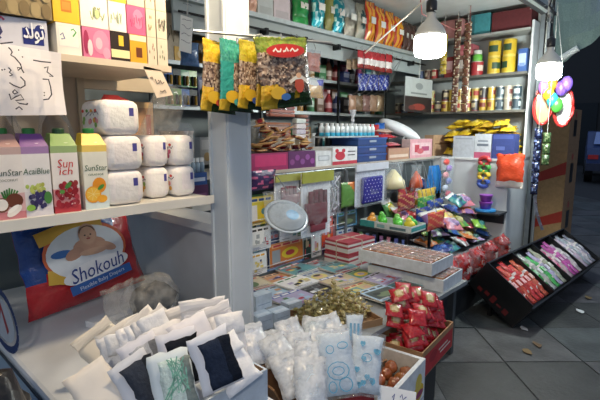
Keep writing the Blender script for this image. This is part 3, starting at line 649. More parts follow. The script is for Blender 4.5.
# stacked packets in a carton on the freezer
def face_cam(px, py, dist, tilt=.5, roll=0, yaw=0):
    """pose of a sheet whose front looks at the camera: tilt leans it back, roll turns it in its plane"""
    p = CAM+ray(px, py)*dist; h = Vector((CAM.x-p.x, CAM.y-p.y, 0)).normalized(); rz = math.atan2(h.x, -h.y)
    return Matrix.Translation(p) @ Matrix.Rotation(rz+yaw, 4, 'Z') @ Matrix.Rotation(-tilt, 4, 'X') @ Matrix.Rotation(roll, 4, 'Y')
ca = at(258, 374, z=.9); cb = at(200, 402, z=.9)
open_carton('packet_carton', 'pale open carton holding the white packets on the freezer', 'carton', .34, .28, .085, 'c5d2e0', (-.55, -.47, FZ), .0, 'a8845f')
PK = [(108, 347, .55, 'e6dccb', 'cream envelope sticking out at the left of the packet carton', -.55), (131, 352, .45, 'e9e2d8', 'white packet next to the cream envelope in the carton', -.6),
 (148, 343, .5, 'ece6df', 'white packet with a folded corner near the clear bag', -.5), (166, 337, .45, 'efe9e2', 'warm white packet at the back of the carton', -.45), (186, 331, .4, 'efeae6', 'white packet at the back middle of the carton', -.35),
 (204, 330, .4, 'f0ecea', 'white packet at the back right beside the pillar', -.2), (217, 338, .4, 'ece9ea', 'rightmost white packet at the back against the pillar', -.1)]
for k, (px, py, ti, c, lab, roll) in enumerate(PK):
    t = thing('white_packet', lab, 'packet', group='white packets in the carton'); t.matrix_world = face_cam(px, py+4, 1.2-.012*k, ti+.1*math.sin(k*2.3), roll+.25*math.sin(k*1.7), .12+.2*math.sin(k*3.1))
    obj('sleeve', MB().pillow(.115, .15, .012, jit(c, .01), 6, 7, seed=k, wob=.4, seal=.05, c=(0, 0, -.075)), 'paper', t, smooth=True)
    obj('seal_flap', MB().pillow(.108, .022, .006, mixc(c, 'c9c4bd', .35), 4, 3, c=(0, -.008, .05)), 'paper', t)
FP = [(146, 368, .5, 'e6e4ea', 'white packet with a grey garment edge at the left front', -.35, 'b4b8c0'), (168, 352, .45, 'efebea', 'white packet in the middle row of the carton', -.3, None), (196, 348, .42, 'f1eeee', 'white packet behind the black garment packets', -.2, None),
 (181, 364, .4, 'e9e9ee', 'packet showing a strip of black fabric', -.22, '20242c'), (172, 384, .45, 'dfe8ec', 'packet with pale green lace at the front of the carton', -.28, 'd4e6e0'), (214, 366, .35, 'e8ebf0', 'packet with a folded navy black garment at the right front', -.12, '2a3448'), (139, 386, .5, 'd6dae2', 'packet with dark grey fabric low at the left', -.35, '3c424e'), (98, 396, .7, 'ebe4da', 'white packet corner at the bottom edge left of the carton', -.5, None)]
for k, (px, py, ti, c, lab, roll, g_) in enumerate(FP):
    t = thing('garment_packet', lab, 'packet', group='garment packets in the carton'); t.matrix_world = face_cam(px, py, (1.10-(py-350)*.0025-.01*(k % 3)), ti, roll+.15*math.sin(k*2.1), .1+.15*math.sin(k*1.3))
    obj('sleeve', MB().pillow(.092, .125, .009, jit(c, .01), 6, 7, seed=20+k, wob=.4, seal=.05, c=(0, 0, -.07)), 'paper', t, smooth=True)
    if g_:
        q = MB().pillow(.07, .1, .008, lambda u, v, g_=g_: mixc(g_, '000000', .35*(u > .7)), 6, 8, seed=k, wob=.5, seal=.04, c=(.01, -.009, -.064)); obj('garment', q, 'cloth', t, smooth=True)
        if g_ == 'd4e6e0':
            q = MB(); F_ = FRONT(-.025, -.0145, -.05); rr = random.Random(2)
            for i in range(9): q.pl(F_, [(rr.uniform(0, .06), rr.uniform(0, .09)) for _ in range(4)], .0025, '8fc8b4', .0005)
            obj('lace', q, 'cloth', t)

rr = random.Random(18)
for k, (px, py, lab) in enumerate([(120, 362, 'crumpled white film packet leaning left in the carton'), (157, 349, 'crumpled white film packet between the back packets'), (208, 345, 'wrinkled white packet above the navy garment'), (228, 348, 'wrinkled white packet touching the pillar side'), (140, 357, 'wrinkled cream packet over the grey garment'), (232, 372, 'wrinkled white packet at the right carton wall')]):
    t = thing('film_packet', lab, 'packet', group='crumpled packets in the carton'); t.matrix_world = face_cam(px, py, 1.17-(py-340)*.0028-.006*(k % 4), rr.uniform(.3, .8), rr.uniform(-.9, .2), rr.uniform(-.3, .4))
    c = ['f0eeec', 'ece8e4', 'f4f2f0', 'efecea', 'f2f0f0', 'e9ebf0', 'e8ddcc', 'd4dfec', 'eef0f2', 'e6eaf0'][k]
    obj('sleeve', MB().pillow(.085, .12, .014, c, 8, 9, seed=k+40, wob=.8, seal=.04, c=(0, 0, -.06)), 'tissue', t, smooth=True)
    obj('fold', MB().pillow(.07, .05, .012, mixc(c, 'ffffff', .4), 5, 5, seed=k, wob=.7, c=(.01, -.012, .012)), 'tissue', t, smooth=True)
# ================================================================ MAGAZINE TABLE
TZ = .5
pts = [(.33, -.26), (.92, -.26), (.92, -.12), (1.28, -.12), (1.28, -.27), (1.68, -.27), (1.68, .74), (.33, .74)]
t = thing('display_table', 'low table in front of the counter covered with magazines', 'table'); nP = len(pts)
q = MB().add([(x, y, z) for z in (TZ-.025, TZ) for x, y in pts], [tuple(range(nP))[::-1], tuple(range(nP, 2*nP))]+[(i, (i+1) % nP, (i+1) % nP+nP, i+nP) for i in range(nP)], '8f9598'); obj('table_top', q, 'paint', t)
for x, y in ((.36, -.2), (.36, .68), (1.62, -.2), (1.62, .68)): obj('leg', B(x-.02, x+.02, y-.02, y+.02, 0, TZ-.025, '5a6066'), 'metal', t)
open_carton('green_crate', 'dark green plastic crate on the ground under the end of the table', 'crate', .3, .36, .3, '1f4a40', (1.52, .1, 0), 0, '17382f', mat='plastic')
# magazines lying flat
COVN = {'white': 'e6e7e8', 'pale blue': 'a9c6dc', 'red': 'b83a40', 'yellow': 'd4c678', 'green': '5c8a58', 'pink': 'd0a4b0', 'navy': '2f3f72', 'beige': 'c9b994', 'teal': '5f98a0', 'grey': '9aa1a6', 'orange': 'c89468', 'black': '2a2c30', 'lilac': 'b4accc'}
MOT = ['a round portrait', 'a dark landscape photo', 'two small pictures', 'a big dark title', 'a red title bar', 'a yellow burst', 'a green figure', 'a blue title bar', 'scattered pictures']
def cover(q, F, w, h, base, mot, rr):
    P = [rr.choice(list(COVN.values())) for _ in range(6)]
    tc = {4: 'c22f38', 7: '2f5fb0', 3: '23262c'}.get(mot, rr.choice(['c23a40', '2f4f90', '2f7a50', 'd0a030', '3a3d44']))
    q.pr(F, .06*w, .94*w, .80*h, .95*h, tc if mot in (4, 7) else mixc(base, 'ffffff', .4), .0004)
    for i in range(3): q.pr(F, (.1+.28*i)*w, (.1+.28*i+.22)*w, .83*h, .92*h, 'f4f4f0' if mot in (4, 7) else tc, .0006)
    if mot == 0: q.pe(F, .5*w, .42*h, .3*w, .3*h, P[0]); q.pe(F, .5*w, .46*h, .15*w, .17*h, 'd2a78a', .0008); q.pe(F, .5*w, .55*h, .16*w, .1*h, '3a2c26', .001)
    elif mot == 1: q.pr(F, .06*w, .94*w, .12*h, .74*h, '46504a'); q.pe(F, .5*w, .35*h, .3*w, .16*h, '6f8060', .0008); q.pe(F, .3*w, .5*h, .12*w, .1*h, '2d352f', .001)
    elif mot == 2: q.pr(F, .08*w, .48*w, .3*h, .74*h, P[1]); q.pr(F, .54*w, .92*w, .3*h, .74*h, P[2]); q.pe(F, .28*w, .5*h, .12*w, .14*h, P[3], .0008); q.pe(F, .73*w, .5*h, .12*w, .14*h, 'd2a78a', .0008)
    elif mot == 5: q.pe(F, .6*w, .45*h, .26*w, .24*h, 'e6c832'); q.pe(F, .6*w, .45*h, .14*w, .12*h, P[0], .0008); q.pr(F, .06*w, .3*w, .15*h, .7*h, P[1])
    elif mot == 6: q.pr(F, .06*w, .94*w, .1*h, .76*h, mixc(base, 'ffffff', .3)); q.pe(F, .45*w, .4*h, .22*w, .26*h, '5a7a4a', .0008); q.pe(F, .5*w, .6*h, .12*w, .1*h, '3d5a3a', .001)
    else:
        for i in range(8): u, v = rr.uniform(.1, .75), rr.uniform(.12, .6); q.pr(F, u*w, (u+rr.uniform(.1, .22))*w, v*h, (v+rr.uniform(.08, .18))*h, rr.choice(P), .0006+.0001*i)
    for i in range(4): q.pr(F, .08*w, (.08+rr.uniform(.3, .8))*w, (.02+.035*i)*h, (.035+.035*i)*h, rr.choice(['3a3d44', 'c23a40', 'f0f0ee', '2f4f90']), .0012)
rr = random.Random(21); names = list(COVN); usedm = set(); cols_x = [.42, .62, .82, 1.02, 1.2]
for row, y in enumerate((.63, .455, .28, .105, -.04)):
    for ci in range(5):
        x = .435+.205*ci+rr.uniform(-.012, .012)
        if row == 3 and ci < 3 or row == 4 and ci < 3: continue
        up = (row+ci) % 2; w, h = (.225, .19) if up else (.205, .17); z = TZ+.0215*up
        for lay in range(2):
            while True:
                cn, mo = rr.choice(names), rr.randrange(9)
                if rr.random() < .5: cn = rr.choice(('white', 'pale blue', 'grey', 'black'))
                if (cn, mo, row) not in usedm: usedm.add((cn, mo, row)); break
            top = f'magazine with {"an" if cn == "orange" else "a"} {cn} cover and {MOT[mo]}, {["back", "second", "third", "fourth", "front"][row]} row of the table'
            if top in USED: top = top.replace('magazine', 'slim magazine', 1)
            t = thing('magazine', top, 'magazine', (x+rr.uniform(-.006, .006), y+rr.uniform(-.006, .006), z), rr.uniform(-.1, .1)-.06, 'magazines lying on the low table')
            th = .0085 if not up else rr.uniform(.004, .007)
            obj('pages', B(-w/2, w/2-.001, -h/2, h/2, .0004, th-.0005, 'e4e2da'), 'paper', t)
            q = MB().box(-w/2, w/2, -h/2, h/2, th-.0005, th, COVN[cn]); cover(q, TOP(-w/2, -h/2, th), w, h, COVN[cn], mo, rr); obj('cover', q, 'print', t)
            z += th+.0014
# gold wrapped sweets in a shallow tray
GA, GB, GC = at(288, 322, z=.52), at(374, 328, z=.52), at(330, 296, z=.52)
ctr = Vector((.6, -.03, TZ)); gr = -.35
open_carton('sweet_tray', 'shallow cardboard tray under the gold wrapped sweets', 'tray', .4, .3, .035, '9a7a58', ctr, gr, '8a6a4a')
sm = []
for k in range(5):
    rr2 = random.Random(k); q = MB().blob(.016, .012, .009, jit(['c9b878', 'b8a868', 'd8ca90', 'ac9c64', 'cabc84'][k], .04), (0, 0, 0), 6, 4, .2, k)
    for s in (-1, 1): q.add([(s*.014, 0, 0), (s*.027, -.009, .004), (s*.029, .002, -.003), (s*.026, .009, .005)], [(0, 1, 2), (0, 2, 3), (2, 1, 0), (3, 2, 0)], 'd4c898')
    sm.append(mesh(q))
rr = random.Random(77)
heap = []
for k in range(200):
    lay = 0 if k < 80 else 1 if k < 140 else 2 if k < 180 else 3; e = (.175, .145, .11, .06)[lay]
    u, v = rr.uniform(-e, e), rr.uniform(-e*.72, e*.72); p = ctr+Matrix.Rotation(gr, 3, 'Z') @ Vector((u, v, .02+lay*.02+rr.uniform(0, .004)))
    o = obj('gold_sweet', sm[k % 5], 'wrap', None, p, (rr.uniform(-.5, .5), rr.uniform(-.5, .5), rr.uniform(0, 6.3))); tag(o, 'gold foil wrapped sweet in the heap on the magazine table', 'sweet', 'gold wrapped sweets in the tray'); heap.append(o)
settle(heap, (.42, -.16, TZ+.008), (.78, .1, 9), 60, .8)
# small pale boxes at the table's left end
g = 'pale small boxes at the left end of the table'
for k, (px, py, lab) in enumerate([(262, 322, 'pale blue white small box nearest the pillar'), (279.5, 318, 'pale small box in the middle of the row beside the pillar'), (292, 305, 'pale small box at the right of the row near the gold sweets')]):
    p = at(px, py+6, z=TZ); pbox('small_box', lab, 'box', p.x-.045, p.x+.045, p.y-.03, p.y+.04, TZ, TZ+.075-.02*(k > 1), 'cdd8e2', [('t', 'r', .1, .9, .15, .5, 'e2e8ee'), ('f', 'r', .1, .9, .6, .64, '9fb0c0')], -.1, g, 'card')
p = at(262, 322, z=TZ); pbox('small_box', 'pale small box standing on top of the row beside the pillar', 'box', p.x-.05, p.x+.05, p.y-.02, p.y+.04, TZ+.077, TZ+.15, 'd4dee6', [('f', 'r', .1, .9, .3, .36, 'a0b2c2')], -.05, g, 'card')
# pouches in a carton
open_carton('pouch_carton', 'brown carton with a red side full of clear pouches', 'carton', .38, .34, .54, '8f6a48', (.07, -.33, 0), -.2, '8a6442', flaps=(('l', .45), ('f', .5)), prints=[('l', 'r', .05, .95, .5, .98, 'b02c34'), ('f', 'r', 0, 1, .3, .98, 'a5353a')], fl_len=.13)
rr = random.Random(5); g = 'clear pouches heaped in the brown carton'
rows_ = [('back', [(254, 354, 1.7), (273, 348, 1.72), (293, 342, 1.74), (313, 336, 1.76), (333, 332, 1.78)]), ('second', [(280, 361, 1.61), (300, 355, 1.62), (320, 350, 1.64), (340, 347, 1.66)]), ('third', [(290, 378, 1.5), (309, 372, 1.51), (327, 368, 1.52)]), ('front', [(311, 393, 1.41)])]
k = 0
for rw, lst in rows_:
    for i, (px, py, ds) in enumerate(lst):
        k += 1; t = thing('clear_pouch', f'clear pouch of white film, {ORD[i]} from the left in the {rw} row of the heap', 'pouch', group=g); t.matrix_world = face_cam(px, py, ds, .85+rr.uniform(-.12, .12), rr.uniform(-.5, .1), rr.uniform(-.1, .3))
        obj('contents', MB().pillow(.08, .12, .026, jit('d3dee9', .03), 6, 7, seed=k, wob=.6, c=(0, 0, -.065)), 'tissue', t, smooth=True)
        obj('film', MB().pillow(.1, .155, .036, 'ffffff', 8, 9, seed=k+50, wob=.4, c=(0, -.002, -.078)), 'milky', t, smooth=True)
for k, (px, py, ds, lab, sc) in enumerate([(337, 372, 1.46, 'clear pouch with pale blue outline drawings on the left', 1), (366, 365, 1.5, 'clear pouch with pale blue heart drawings on the right', 1), (354, 330, 1.72, 'small clear pouch with blue stripes near the gold sweets', .62)]):
    t = thing('printed_pouch', lab, 'pouch', group='pouches with blue prints'); t.matrix_world = face_cam(px, py, ds, .45, (-.12, .12, .05)[k], .1); w, h = .115*sc, .2*sc
    obj('contents', MB().pillow(w*.9, h*.9, .016, 'd5e2ec', 6, 7, seed=k, wob=.3, c=(0, 0, -h*.45)), 'tissue', t, smooth=True)
    q = MB(); F_ = FRONT(-w/2, -.013, -h/2); r2 = random.Random(k+3)
    def ring(u, v, ru, rv): q.pl(F_, [(u+ru*math.cos(a*math.pi/6), v+rv*math.sin(a*math.pi/6)) for a in range(13)], .003, '4fa6cc')
    if k == 0:
        ring(w*.5, h*.4, .033, .026); ring(w*.35, h*.72, .012, .012); ring(w*.7, h*.76, .016, .01); ring(w*.3, h*.18, .012, .016); ring(w*.65, h*.2, .02, .02); ring(w*.5, h*.4, .018, .012)
    elif k == 1:
        for i in range(11): u, v = r2.uniform(.18, .82)*w, r2.uniform(.1, .88)*h; q.pe(F_, u, v, .005, .006, '58abd0'); q.pe(F_, u+.007, v, .005, .006, '58abd0'); q.pl(F_, [(u-.004, v-.001), (u+.004, v-.011), (u+.011, v-.001)], .005, '58abd0'); obj('heart', q, 'print', t); q = MB()
        ring(w*.5, h*.6, .016, .013)
    else:
        for i in range(3): q.pr(F_, w*(.25+.2*i), w*(.37+.2*i), h*.2, h*.7, '4a9ac4')
    obj('printed_design', q, 'print', t)
    obj('film', MB().pillow(w, h, .03, 'ffffff', 7, 8, seed=k+9, wob=.2, c=(0, -.0, -h/2)), 'clear', t, smooth=True)
# price card
t = thing('price_card', 'white price card with blue ink standing at the bottom edge', 'sign'); t.matrix_world = face_cam(396, 405, 1.45, .55, .12, .1)
obj('card', B(-.06, .06, -.001, .001, -.05, .05, 'e6ebf0'), 'paper', t)
q = MB(); F_ = FRONT(-.06, -.001, -.05); q.pl(F_, [(.045, .07), (.052, .082), (.05, .062), (.058, .06)], .003, '2a3f90'); q.pl(F_, [(.07, .075), (.075, .085), (.08, .07), (.09, .08)], .003, '2a3f90'); q.pl(F_, [(.02, .05), (.04, .045), (.06, .05), (.08, .046)], .003, '2a3f90'); obj('handwriting', q, 'paper', t)
# white box of brown buns
open_carton('bun_box', 'white box with yellow fruit print holding brown wrapped buns', 'box', .38, .28, .42, 'dfe4e8', (.51, -.37, 0), .12, 'c9c4bc', wall=.02, prints=[('f', 'r', 0, 1, .55, .57, 'b9c0c6'), ('f', 'e', .6, .97, .58, .78, 'd9b93a'), ('f', 'e', .7, .9, .7, .9, 'e0c860'), ('f', 'e', .15, .4, .6, .8, 'cfa83a'), ('f', 'e', .72, .95, .62, .7, '9a4a6a'), ('f2', 'e', .55, .95, .3, .5, 'd9b93a')])
rr = random.Random(9)
for i in range(5):
    for j in range(3):
        p = Vector((.51, -.37, 0))+Matrix.Rotation(.12, 3, 'Z') @ Vector((-.13+.065*i, -.075+.075*j, .355))
        q = MB().blob(.031, .034, .03, jit('a0623c', .05, rr), (0, 0, 0), 9, 6, .1, i*3+j); one('wrapped_bun', q, 'wrap', 'brown wrapped bun inside the white box with fruit print', 'bun', p, rr.uniform(0, 6), 'wrapped buns in the white box', True)
# red sweet packs in the brown carton
ang = math.atan2(.1, .68)
cc = Vector((.955, -.305, .28)); cw, cd = .44, .25
t = thing('shadow_plinth', 'added plinth coloured dark as shadow under the carton of red sweet packs', 'plinth', (cc.x, cc.y, 0), .11); obj('body', B(-cw/2+.02, cw/2-.1, -cd/2+.05, cd/2-.02, 0, .26, '2a2d31'), 'paint', t); obj('top_board', B(-cw/2+.01, cw/2-.06, -cd/2+.03, cd/2-.01, .26, .28, '33363b'), 'paint', t)  # added support; the shadow below the carton is put into its dark colour
open_carton('sweet_carton', 'brown carton with a red printed side full of red sweet packs', 'carton', cw, cd, .14, 'a8805c', cc, .11, '8f6a48', prints=[('f', 'r', .02, .98, .03, .8, 'b8343a'), ('f', 'e', .2, .45, .3, .7, 'a02a34'), ('f', 'r', .55, .9, .3, .36, 'e6d6cc'), ('f', 'r', .5, .8, .45, .52, 'e0c8bc'), ('l', 'r', 0, 1, .92, 1, '9a7450')])
rpm = []
for k in range(4):
    w, h = .09, .09
    def rc(u, v, k=k):
        r_ = math.hypot(u-.5, v-.5); return 'e0d2a8' if r_ < .22 else 'b89a62' if r_ < .3 else jit('b8262e', .05)
    rpm.append((mesh(MB().pillow(w, h, .024, (lambda u, v: jit('b4242c', .05)) if k > 1 else rc, 9, 9, seed=k, wob=.2, seal=.07, c=(0, 0, -h/2)), True)))
rr = random.Random(31); g = 'red sweet packs in the brown carton'; k = 0
for lay, (nx_, ny_) in enumerate(((5, 2), (5, 2), (5, 2), (4, 2))):
    for i in range(nx_):
        for j in range(ny_):
            p = cc+Matrix.Rotation(.11, 3, 'Z') @ Vector(((i-(nx_-1)/2)*.08+rr.uniform(-.012, .012), (j-(ny_-1)/2)*.1+rr.uniform(-.006, .006), .085+.045*lay+.012*j+rr.uniform(0, .012)))
            o = obj('red_sweet_pack', rpm[rr.choice((0, 1, 0, 2, 3))], 'wrap', None, p, (-rr.uniform(.8, 1.2), rr.uniform(-.25, .25), rr.uniform(-.9, -.5))); k += 1
            lb = o.data in (rpm[0], rpm[1]); tag(o, 'red sweet pack showing a round cream label in the brown carton' if lb else 'plain shiny red sweet pack heaped in the brown carton', 'sweet pack', g if lb else 'plain red sweet packs in the brown carton')
# ================================================================ COUNTERS
CZ = 1.19
t = thing('main_counter', 'long kiosk counter behind the magazine table', 'counter', (1.7, .8, 0))
obj('body', B(-1.58, 1.58, 0, .42, 0, CZ-.02, '474f52'), 'paint', t); obj('worktop', B(-1.6, 1.58, -.015, .43, CZ-.02, CZ, 'b4aca0'), 'paint', t)
t = thing('side_counter', 'white side counter below the shelf of tins', 'counter', (3.3, 0, 0))
obj('body', B(0, .58, .05, 1.64, 0, CZ-.02, 'c4c9cc'), 'paint', t); obj('worktop', B(-.01, .585, .045, 1.645, CZ-.02, CZ, 'cfd2d2'), 'paint', t)
one('toy_platform', B(1.72, 3.28, .13, .78, .38, .42, '3a4046').box(1.76, 3.24, .16, .7, 0, .38, '2a2e32'), 'paint', 'low dark platform carrying the heap of toy packs', 'platform')
one('front_ledge', B(1.72, 3.25, .0, .125, .22, .25, '3a4046').box(1.76, 3.21, .02, .12, 0, .22, '2a2e32'), 'paint', 'dark ledge at the front of the platform under the red net packs', 'ledge')
# ------------------------------------------------ magazines standing against the counter, held by strings
one('magazine_rail', B(.32, 1.70, .745, .758, TZ, .53, 'a7aeb2').box(.32, 1.70, .775, .782, TZ, 1.15, '3a4248').box(.32, 1.70, .758, .775, TZ, .51, 'a7aeb2'), 'metal', 'low metal rail holding the upright magazines against the counter', 'rail')
rr = random.Random(40)
MS = [((250, 196, 274, 224), 'd8c848', 5, 'yellow and blue upright magazine beside the pillar'), ((250, 227, 271, 250), 'e2e6e8', 3, 'white upright booklet with a small dark emblem'), ((250, 253, 267, 287), 'd5dde2', 8, 'pale upright paper bundle at the lower left of the rack'),
 ((280, 214, 304, 241), 'e4e4e6', 8, 'white upright comic with many small colour pictures'), ((270, 241, 303, 263), 'd07a36', 5, 'orange upright magazine with a yellow patch'), ((267, 264, 304, 291), '3f6a9a', 6, 'blue upright magazine with a green figure'),
 ((304, 224, 311, 292), '24423a', 8, 'dark green narrow upright book'), ((312, 213, 321, 274), 'dfe4e6', 7, 'tall narrow white upright book'), ((322, 217, 333, 245), 'd0502f', 4, 'orange red upright notebook'), ((322, 247, 333, 274), '5a3f78', 5, 'purple upright notebook with an orange patch'),
 ((337, 211, 357, 227), '4f8ab0', 1, 'blue upright landscape magazine at the right of the rack'), ((337, 229, 353, 268), 'a3b0b8', 2, 'grey blue upright magazine at the right end of the rack')]
for k, (r4, c, mo, lab) in enumerate(MS):
    y = .735-.004*(k % 3); x0, x1, z0, z1 = FY(*r4, y); z0 = max(z0, TZ+.032); w, h = x1-x0, z1-z0
    t = thing('upright_magazine', lab, 'magazine', ((x0+x1)/2, y, z0), (-.03, 0, rr.uniform(-.02, .02)), 'upright magazines against the counter')
    obj('pages', B(-w/2, w/2, .0008, .008, .001, h-.001, 'dfe0dc'), 'paper', t)
    q = MB().box(-w/2, w/2, 0, .0008, 0, h, c); cover(q, FRONT(-w/2, 0, 0), w, h, c, mo, rr); obj('cover', q, 'print', t)
rr = random.Random(77)
for row, z in enumerate((.532, .80)):
    for i in range(7):
        x = .42+.185*i; cn = ['white', 'grey', 'pale blue', 'navy', 'beige', 'teal', 'pink', 'black', 'red', 'green', 'yellow', 'lilac', 'orange', 'white'][i+7*row]; mo = (i*2+row*3) % 9; w, h = .17, .25
        t = thing('upright_magazine', f'{cn} magazine, {ORD[i]} from the pillar in the {("lower", "upper")[row]} row behind the strings', 'magazine', (x, .7595, z), 0, 'magazines in the rows behind the strings')
        obj('pages', B(-w/2, w/2, .0008, .006, .001, h-.001, 'dfe0dc'), 'paper', t); q = MB().box(-w/2, w/2, 0, .0008, 0, h, COVN[cn]); cover(q, FRONT(-w/2, 0, 0), w, h, COVN[cn], mo, rr); obj('cover', q, 'print', t)
one('magazine_ledge', B(.335, 1.685, .759, .774, .788, .799, 'a7aeb2').box(.335, 1.685, .757, .759, .788, .803, 'b9c0c4'), 'metal', 'thin metal ledge under the upper row of upright magazines', 'ledge')
for k, z in enumerate((.58, .74, .9)):
    q = MB().tube([(.32, .725, z), (1.0, .718, z-.008), (1.7, .725, z)], .0025, 'd9dde0', 5); one('rack_string', q, 'cloth', ['lowest', 'middle', 'highest'][k]+' white string stretched across the upright magazines', 'string', group='strings of the magazine rack')
    for x in (.32, 1.7): pass
for x, s_ in ((.32, 'left'), (1.7, 'right')): one('rack_post', B(x-.012, x+.012, .72, .742, TZ, 1.15, '8a9298'), 'metal', f'thin metal post at the {s_} end of the magazine rack', 'post')
# ------------------------------------------------ packs hanging from the counter edge
one('hanging_rail', MB().tube([(.45, .766, 1.163), (3.25, .766, 1.163)], .005, '9aa2a6', 8).box(.45, .46, .766, .784, 1.155, 1.168, '9aa2a6').box(3.24, 3.25, .766, .784, 1.155, 1.168, '9aa2a6').box(1.7, 1.71, .766, .784, 1.155, 1.168, '9aa2a6'), 'metal', 'thin steel rail along the counter edge from which packs hang', 'rail')
def hang_pack(name, label, cat, r4, y, mat='wrap', col='cccccc', t_=.03, inner=None, film='clear', header=None, group=None, seed=0, rot=0, inner_mat='cloth', hook_z=None):
    x0, x1, z0, z1 = FY(*r4, y); w, h = x1-x0, z1-z0
    t = thing(name, label, cat, ((x0+x1)/2, y, z0), rot, group)
    if inner: inner(t, w, h)
    if film: obj('film' if inner else 'pack', MB().pillow(w, h, t_, col, 9, 10, seed=seed, wob=.25), film if inner else mat, t, smooth=True)
    if header: obj('header_card', MB().box(-w/2, w/2, -.003-t_*.15, .003, h*.84, h*1.0, header), 'print', t)
    hz = (hook_z if hook_z and hook_z > 1.3 else 1.1725)-z0; back = 0 if hook_z and hook_z > 1.3 else .766-y
    obj('hook', MB().tube([(0, .0, h*.97), (0, max(.01, back*.5), max(h+.006, hz+.004)), (0, max(.012, back), hz)], .0025, '8f969a', 5), 'metal', t)
    return t, w, h
def glove(col, flip=1):
    def f(t, w, h):
        q = MB(); W = w*.6
        q.rbox(W, .02, h*.34, .009, col, (0, 0, h*.36), 3)
        for i in range(4): q.rbox(W*.23, .016, h*.26, .007, mixc(col, '000000', .06*i), (-W*.375+W*.25*i, 0, h*(.58+.02*(i in (1, 2)))), 3)
        q.rbox(W*.26, .016, h*.24, .007, col, (flip*W*.58, 0, h*.42), 3); q.rbox(W*.8, .018, h*.14, .008, mixc(col, 'ffffff', .12), (0, 0, h*.16), 3)
        obj('glove', q, 'cloth', t, smooth=True)
        obj('backing_card', B(-w*.47, w*.47, .018, .02, h*.02, h*.98, 'dfe3e6'), 'paper', t)
    return f
hang_pack('glove_pack', 'pack of maroon gloves half hidden by the white bowl pack', 'glove pack', (272, 174, 298, 216), .70, inner=glove('7a2f3e'), header='a8ac5c', seed=1)
hang_pack('glove_pack', 'pack of dark maroon gloves with a green header card', 'glove pack', (298, 171, 329, 236), .675, inner=glove('6a2534', -1), header='9aa04a', seed=2)
def bowlin(t, w, h):
    M_ = Matrix.Rotation(math.pi/2-.5, 3, 'X'); S_ = Matrix.Translation((0, 0, h*.42)) @ Matrix.Diagonal((1.0, 1, .6, 1))
    obj('cone', MB().lathe([(w*.42, 0), (w*.34, .012), (w*.2, .045), (w*.12, .055)], 24, 'aab5be', (0, 0, 0), M_).xf(S_), 'plastic', t, smooth=True)
    obj('rim', MB().lathe([(w*.42, -.004), (w*.45, .0), (w*.42, .004)], 24, 'b9c4cc', (0, 0, 0), M_).xf(S_), 'plastic', t, smooth=True)
    obj('round_label', MB().lathe([(w*.13, .056), (w*.09, .058), (0, .059)], 16, '7fb0d4', (0, 0, 0), M_).xf(S_), 'print', t)
hang_pack('bowl_pack', 'clear pack with a white cone and blue round label nearest the pillar', 'pack', (254, 188, 299, 234), .6, inner=bowlin, seed=3, t_=.1, hook_z=1.165)
def cable_in(t, w, h):
    q = MB(); r2 = random.Random(4)
    for i in range(7): q.tube([(w*r2.uniform(-.35, .35), -.01+.003*i, h*(.1+.8*j/6)) for j in range(7)], .006, jit('b9bfc4', .05), 5)
    obj('cables', q, 'plastic', t, smooth=True)
hang_pack('cable_pack', 'clear pack of coiled grey cables beside the gloves', 'cable pack', (328, 172, 341, 215), .695, inner=cable_in, seed=4)
hang_pack('green_pack', 'flat green pack with an orange corner hanging by the dotted glove', 'pack', (341, 182, 356, 207), .685, col=lambda u, v: 'c8773a' if u+v > 1.4 else '5f8f4a', t_=.02, seed=5, film='clear')
def dotted(t, w, h):
    q = MB(); q.rbox(w*.62, .03, h*.62, .014, '34348a', (0, 0, h*.38), 4); obj('glove', q, 'cloth', t, smooth=True)
    q = MB(); F_ = FRONT(-w*.31, -.0152, h*.07)
    for i in range(6):
        for j in range(7): q.pe(F_, w*(.06+.1*i+.05*(j % 2)), h*(.06+.08*j), .005, .005, 'b8b8e0', .0005, 6)
    obj('dots', q, 'print', t, kind='stuff'); obj('backing_card', B(-w*.46, w*.46, .018, .02, h*.02, h*.98, 'c9ced8'), 'paper', t)
hang_pack('glove_pack', 'pack with a navy polka dot glove and pale header card', 'glove pack', (353, 163, 385, 205), .68, inner=dotted, header='c5ccd8', seed=6)
HP = [('net_pack', 'clear pack with a beige triangular net', 'pack', (383, 162, 403, 192), '9aa68e', 'e0d8b0'), ('orange_pack', 'small clear pack with an orange toy hanging in the middle', 'toy pack', (404, 164, 414, 190), '3a4448', 'c85a3a'), ('tassel_pack', 'bright blue tassel toy hanging before the black cloth', 'toy', (415, 160, 433, 194), '2f7fc4', None)]
for k, (nm, lab, cat, r4, c, c2) in enumerate(HP):
    if c2:
        def inn(t, w, h, c2=c2): obj('toy', MB().lathe([(w*.05, h*.75), (w*.3, h*.4), (w*.34, h*.15), (w*.1, h*.1)], 10, c2), 'plastic', t, smooth=True)
        hang_pack(nm, lab, cat, r4, .69, inner=inn, seed=10+k, t_=.05)
    else:
        def inn(t, w, h):
            q = MB(); r2 = random.Random(3)
            for i in range(14): q.tube([(w*(-.4+.8*i/13)*.6, 0, h*.85), (w*(-.4+.8*i/13), -.01, h*.5), (w*(-.42+.84*i/13), r2.uniform(-.02, .01), h*r2.uniform(.02, .15))], .006, jit(c_, .05), 5)
            obj('tassels', q, 'plastic', t)
        c_ = c; hang_pack(nm, lab, cat, r4, .7, inner=inn, film=None, seed=20)
hang_pack('black_cloth', 'black cloth bag hanging behind the toy packs', 'bag', (421, 170, 433, 200), .765, mat='cloth', col='17181c', t_=.02, seed=31)
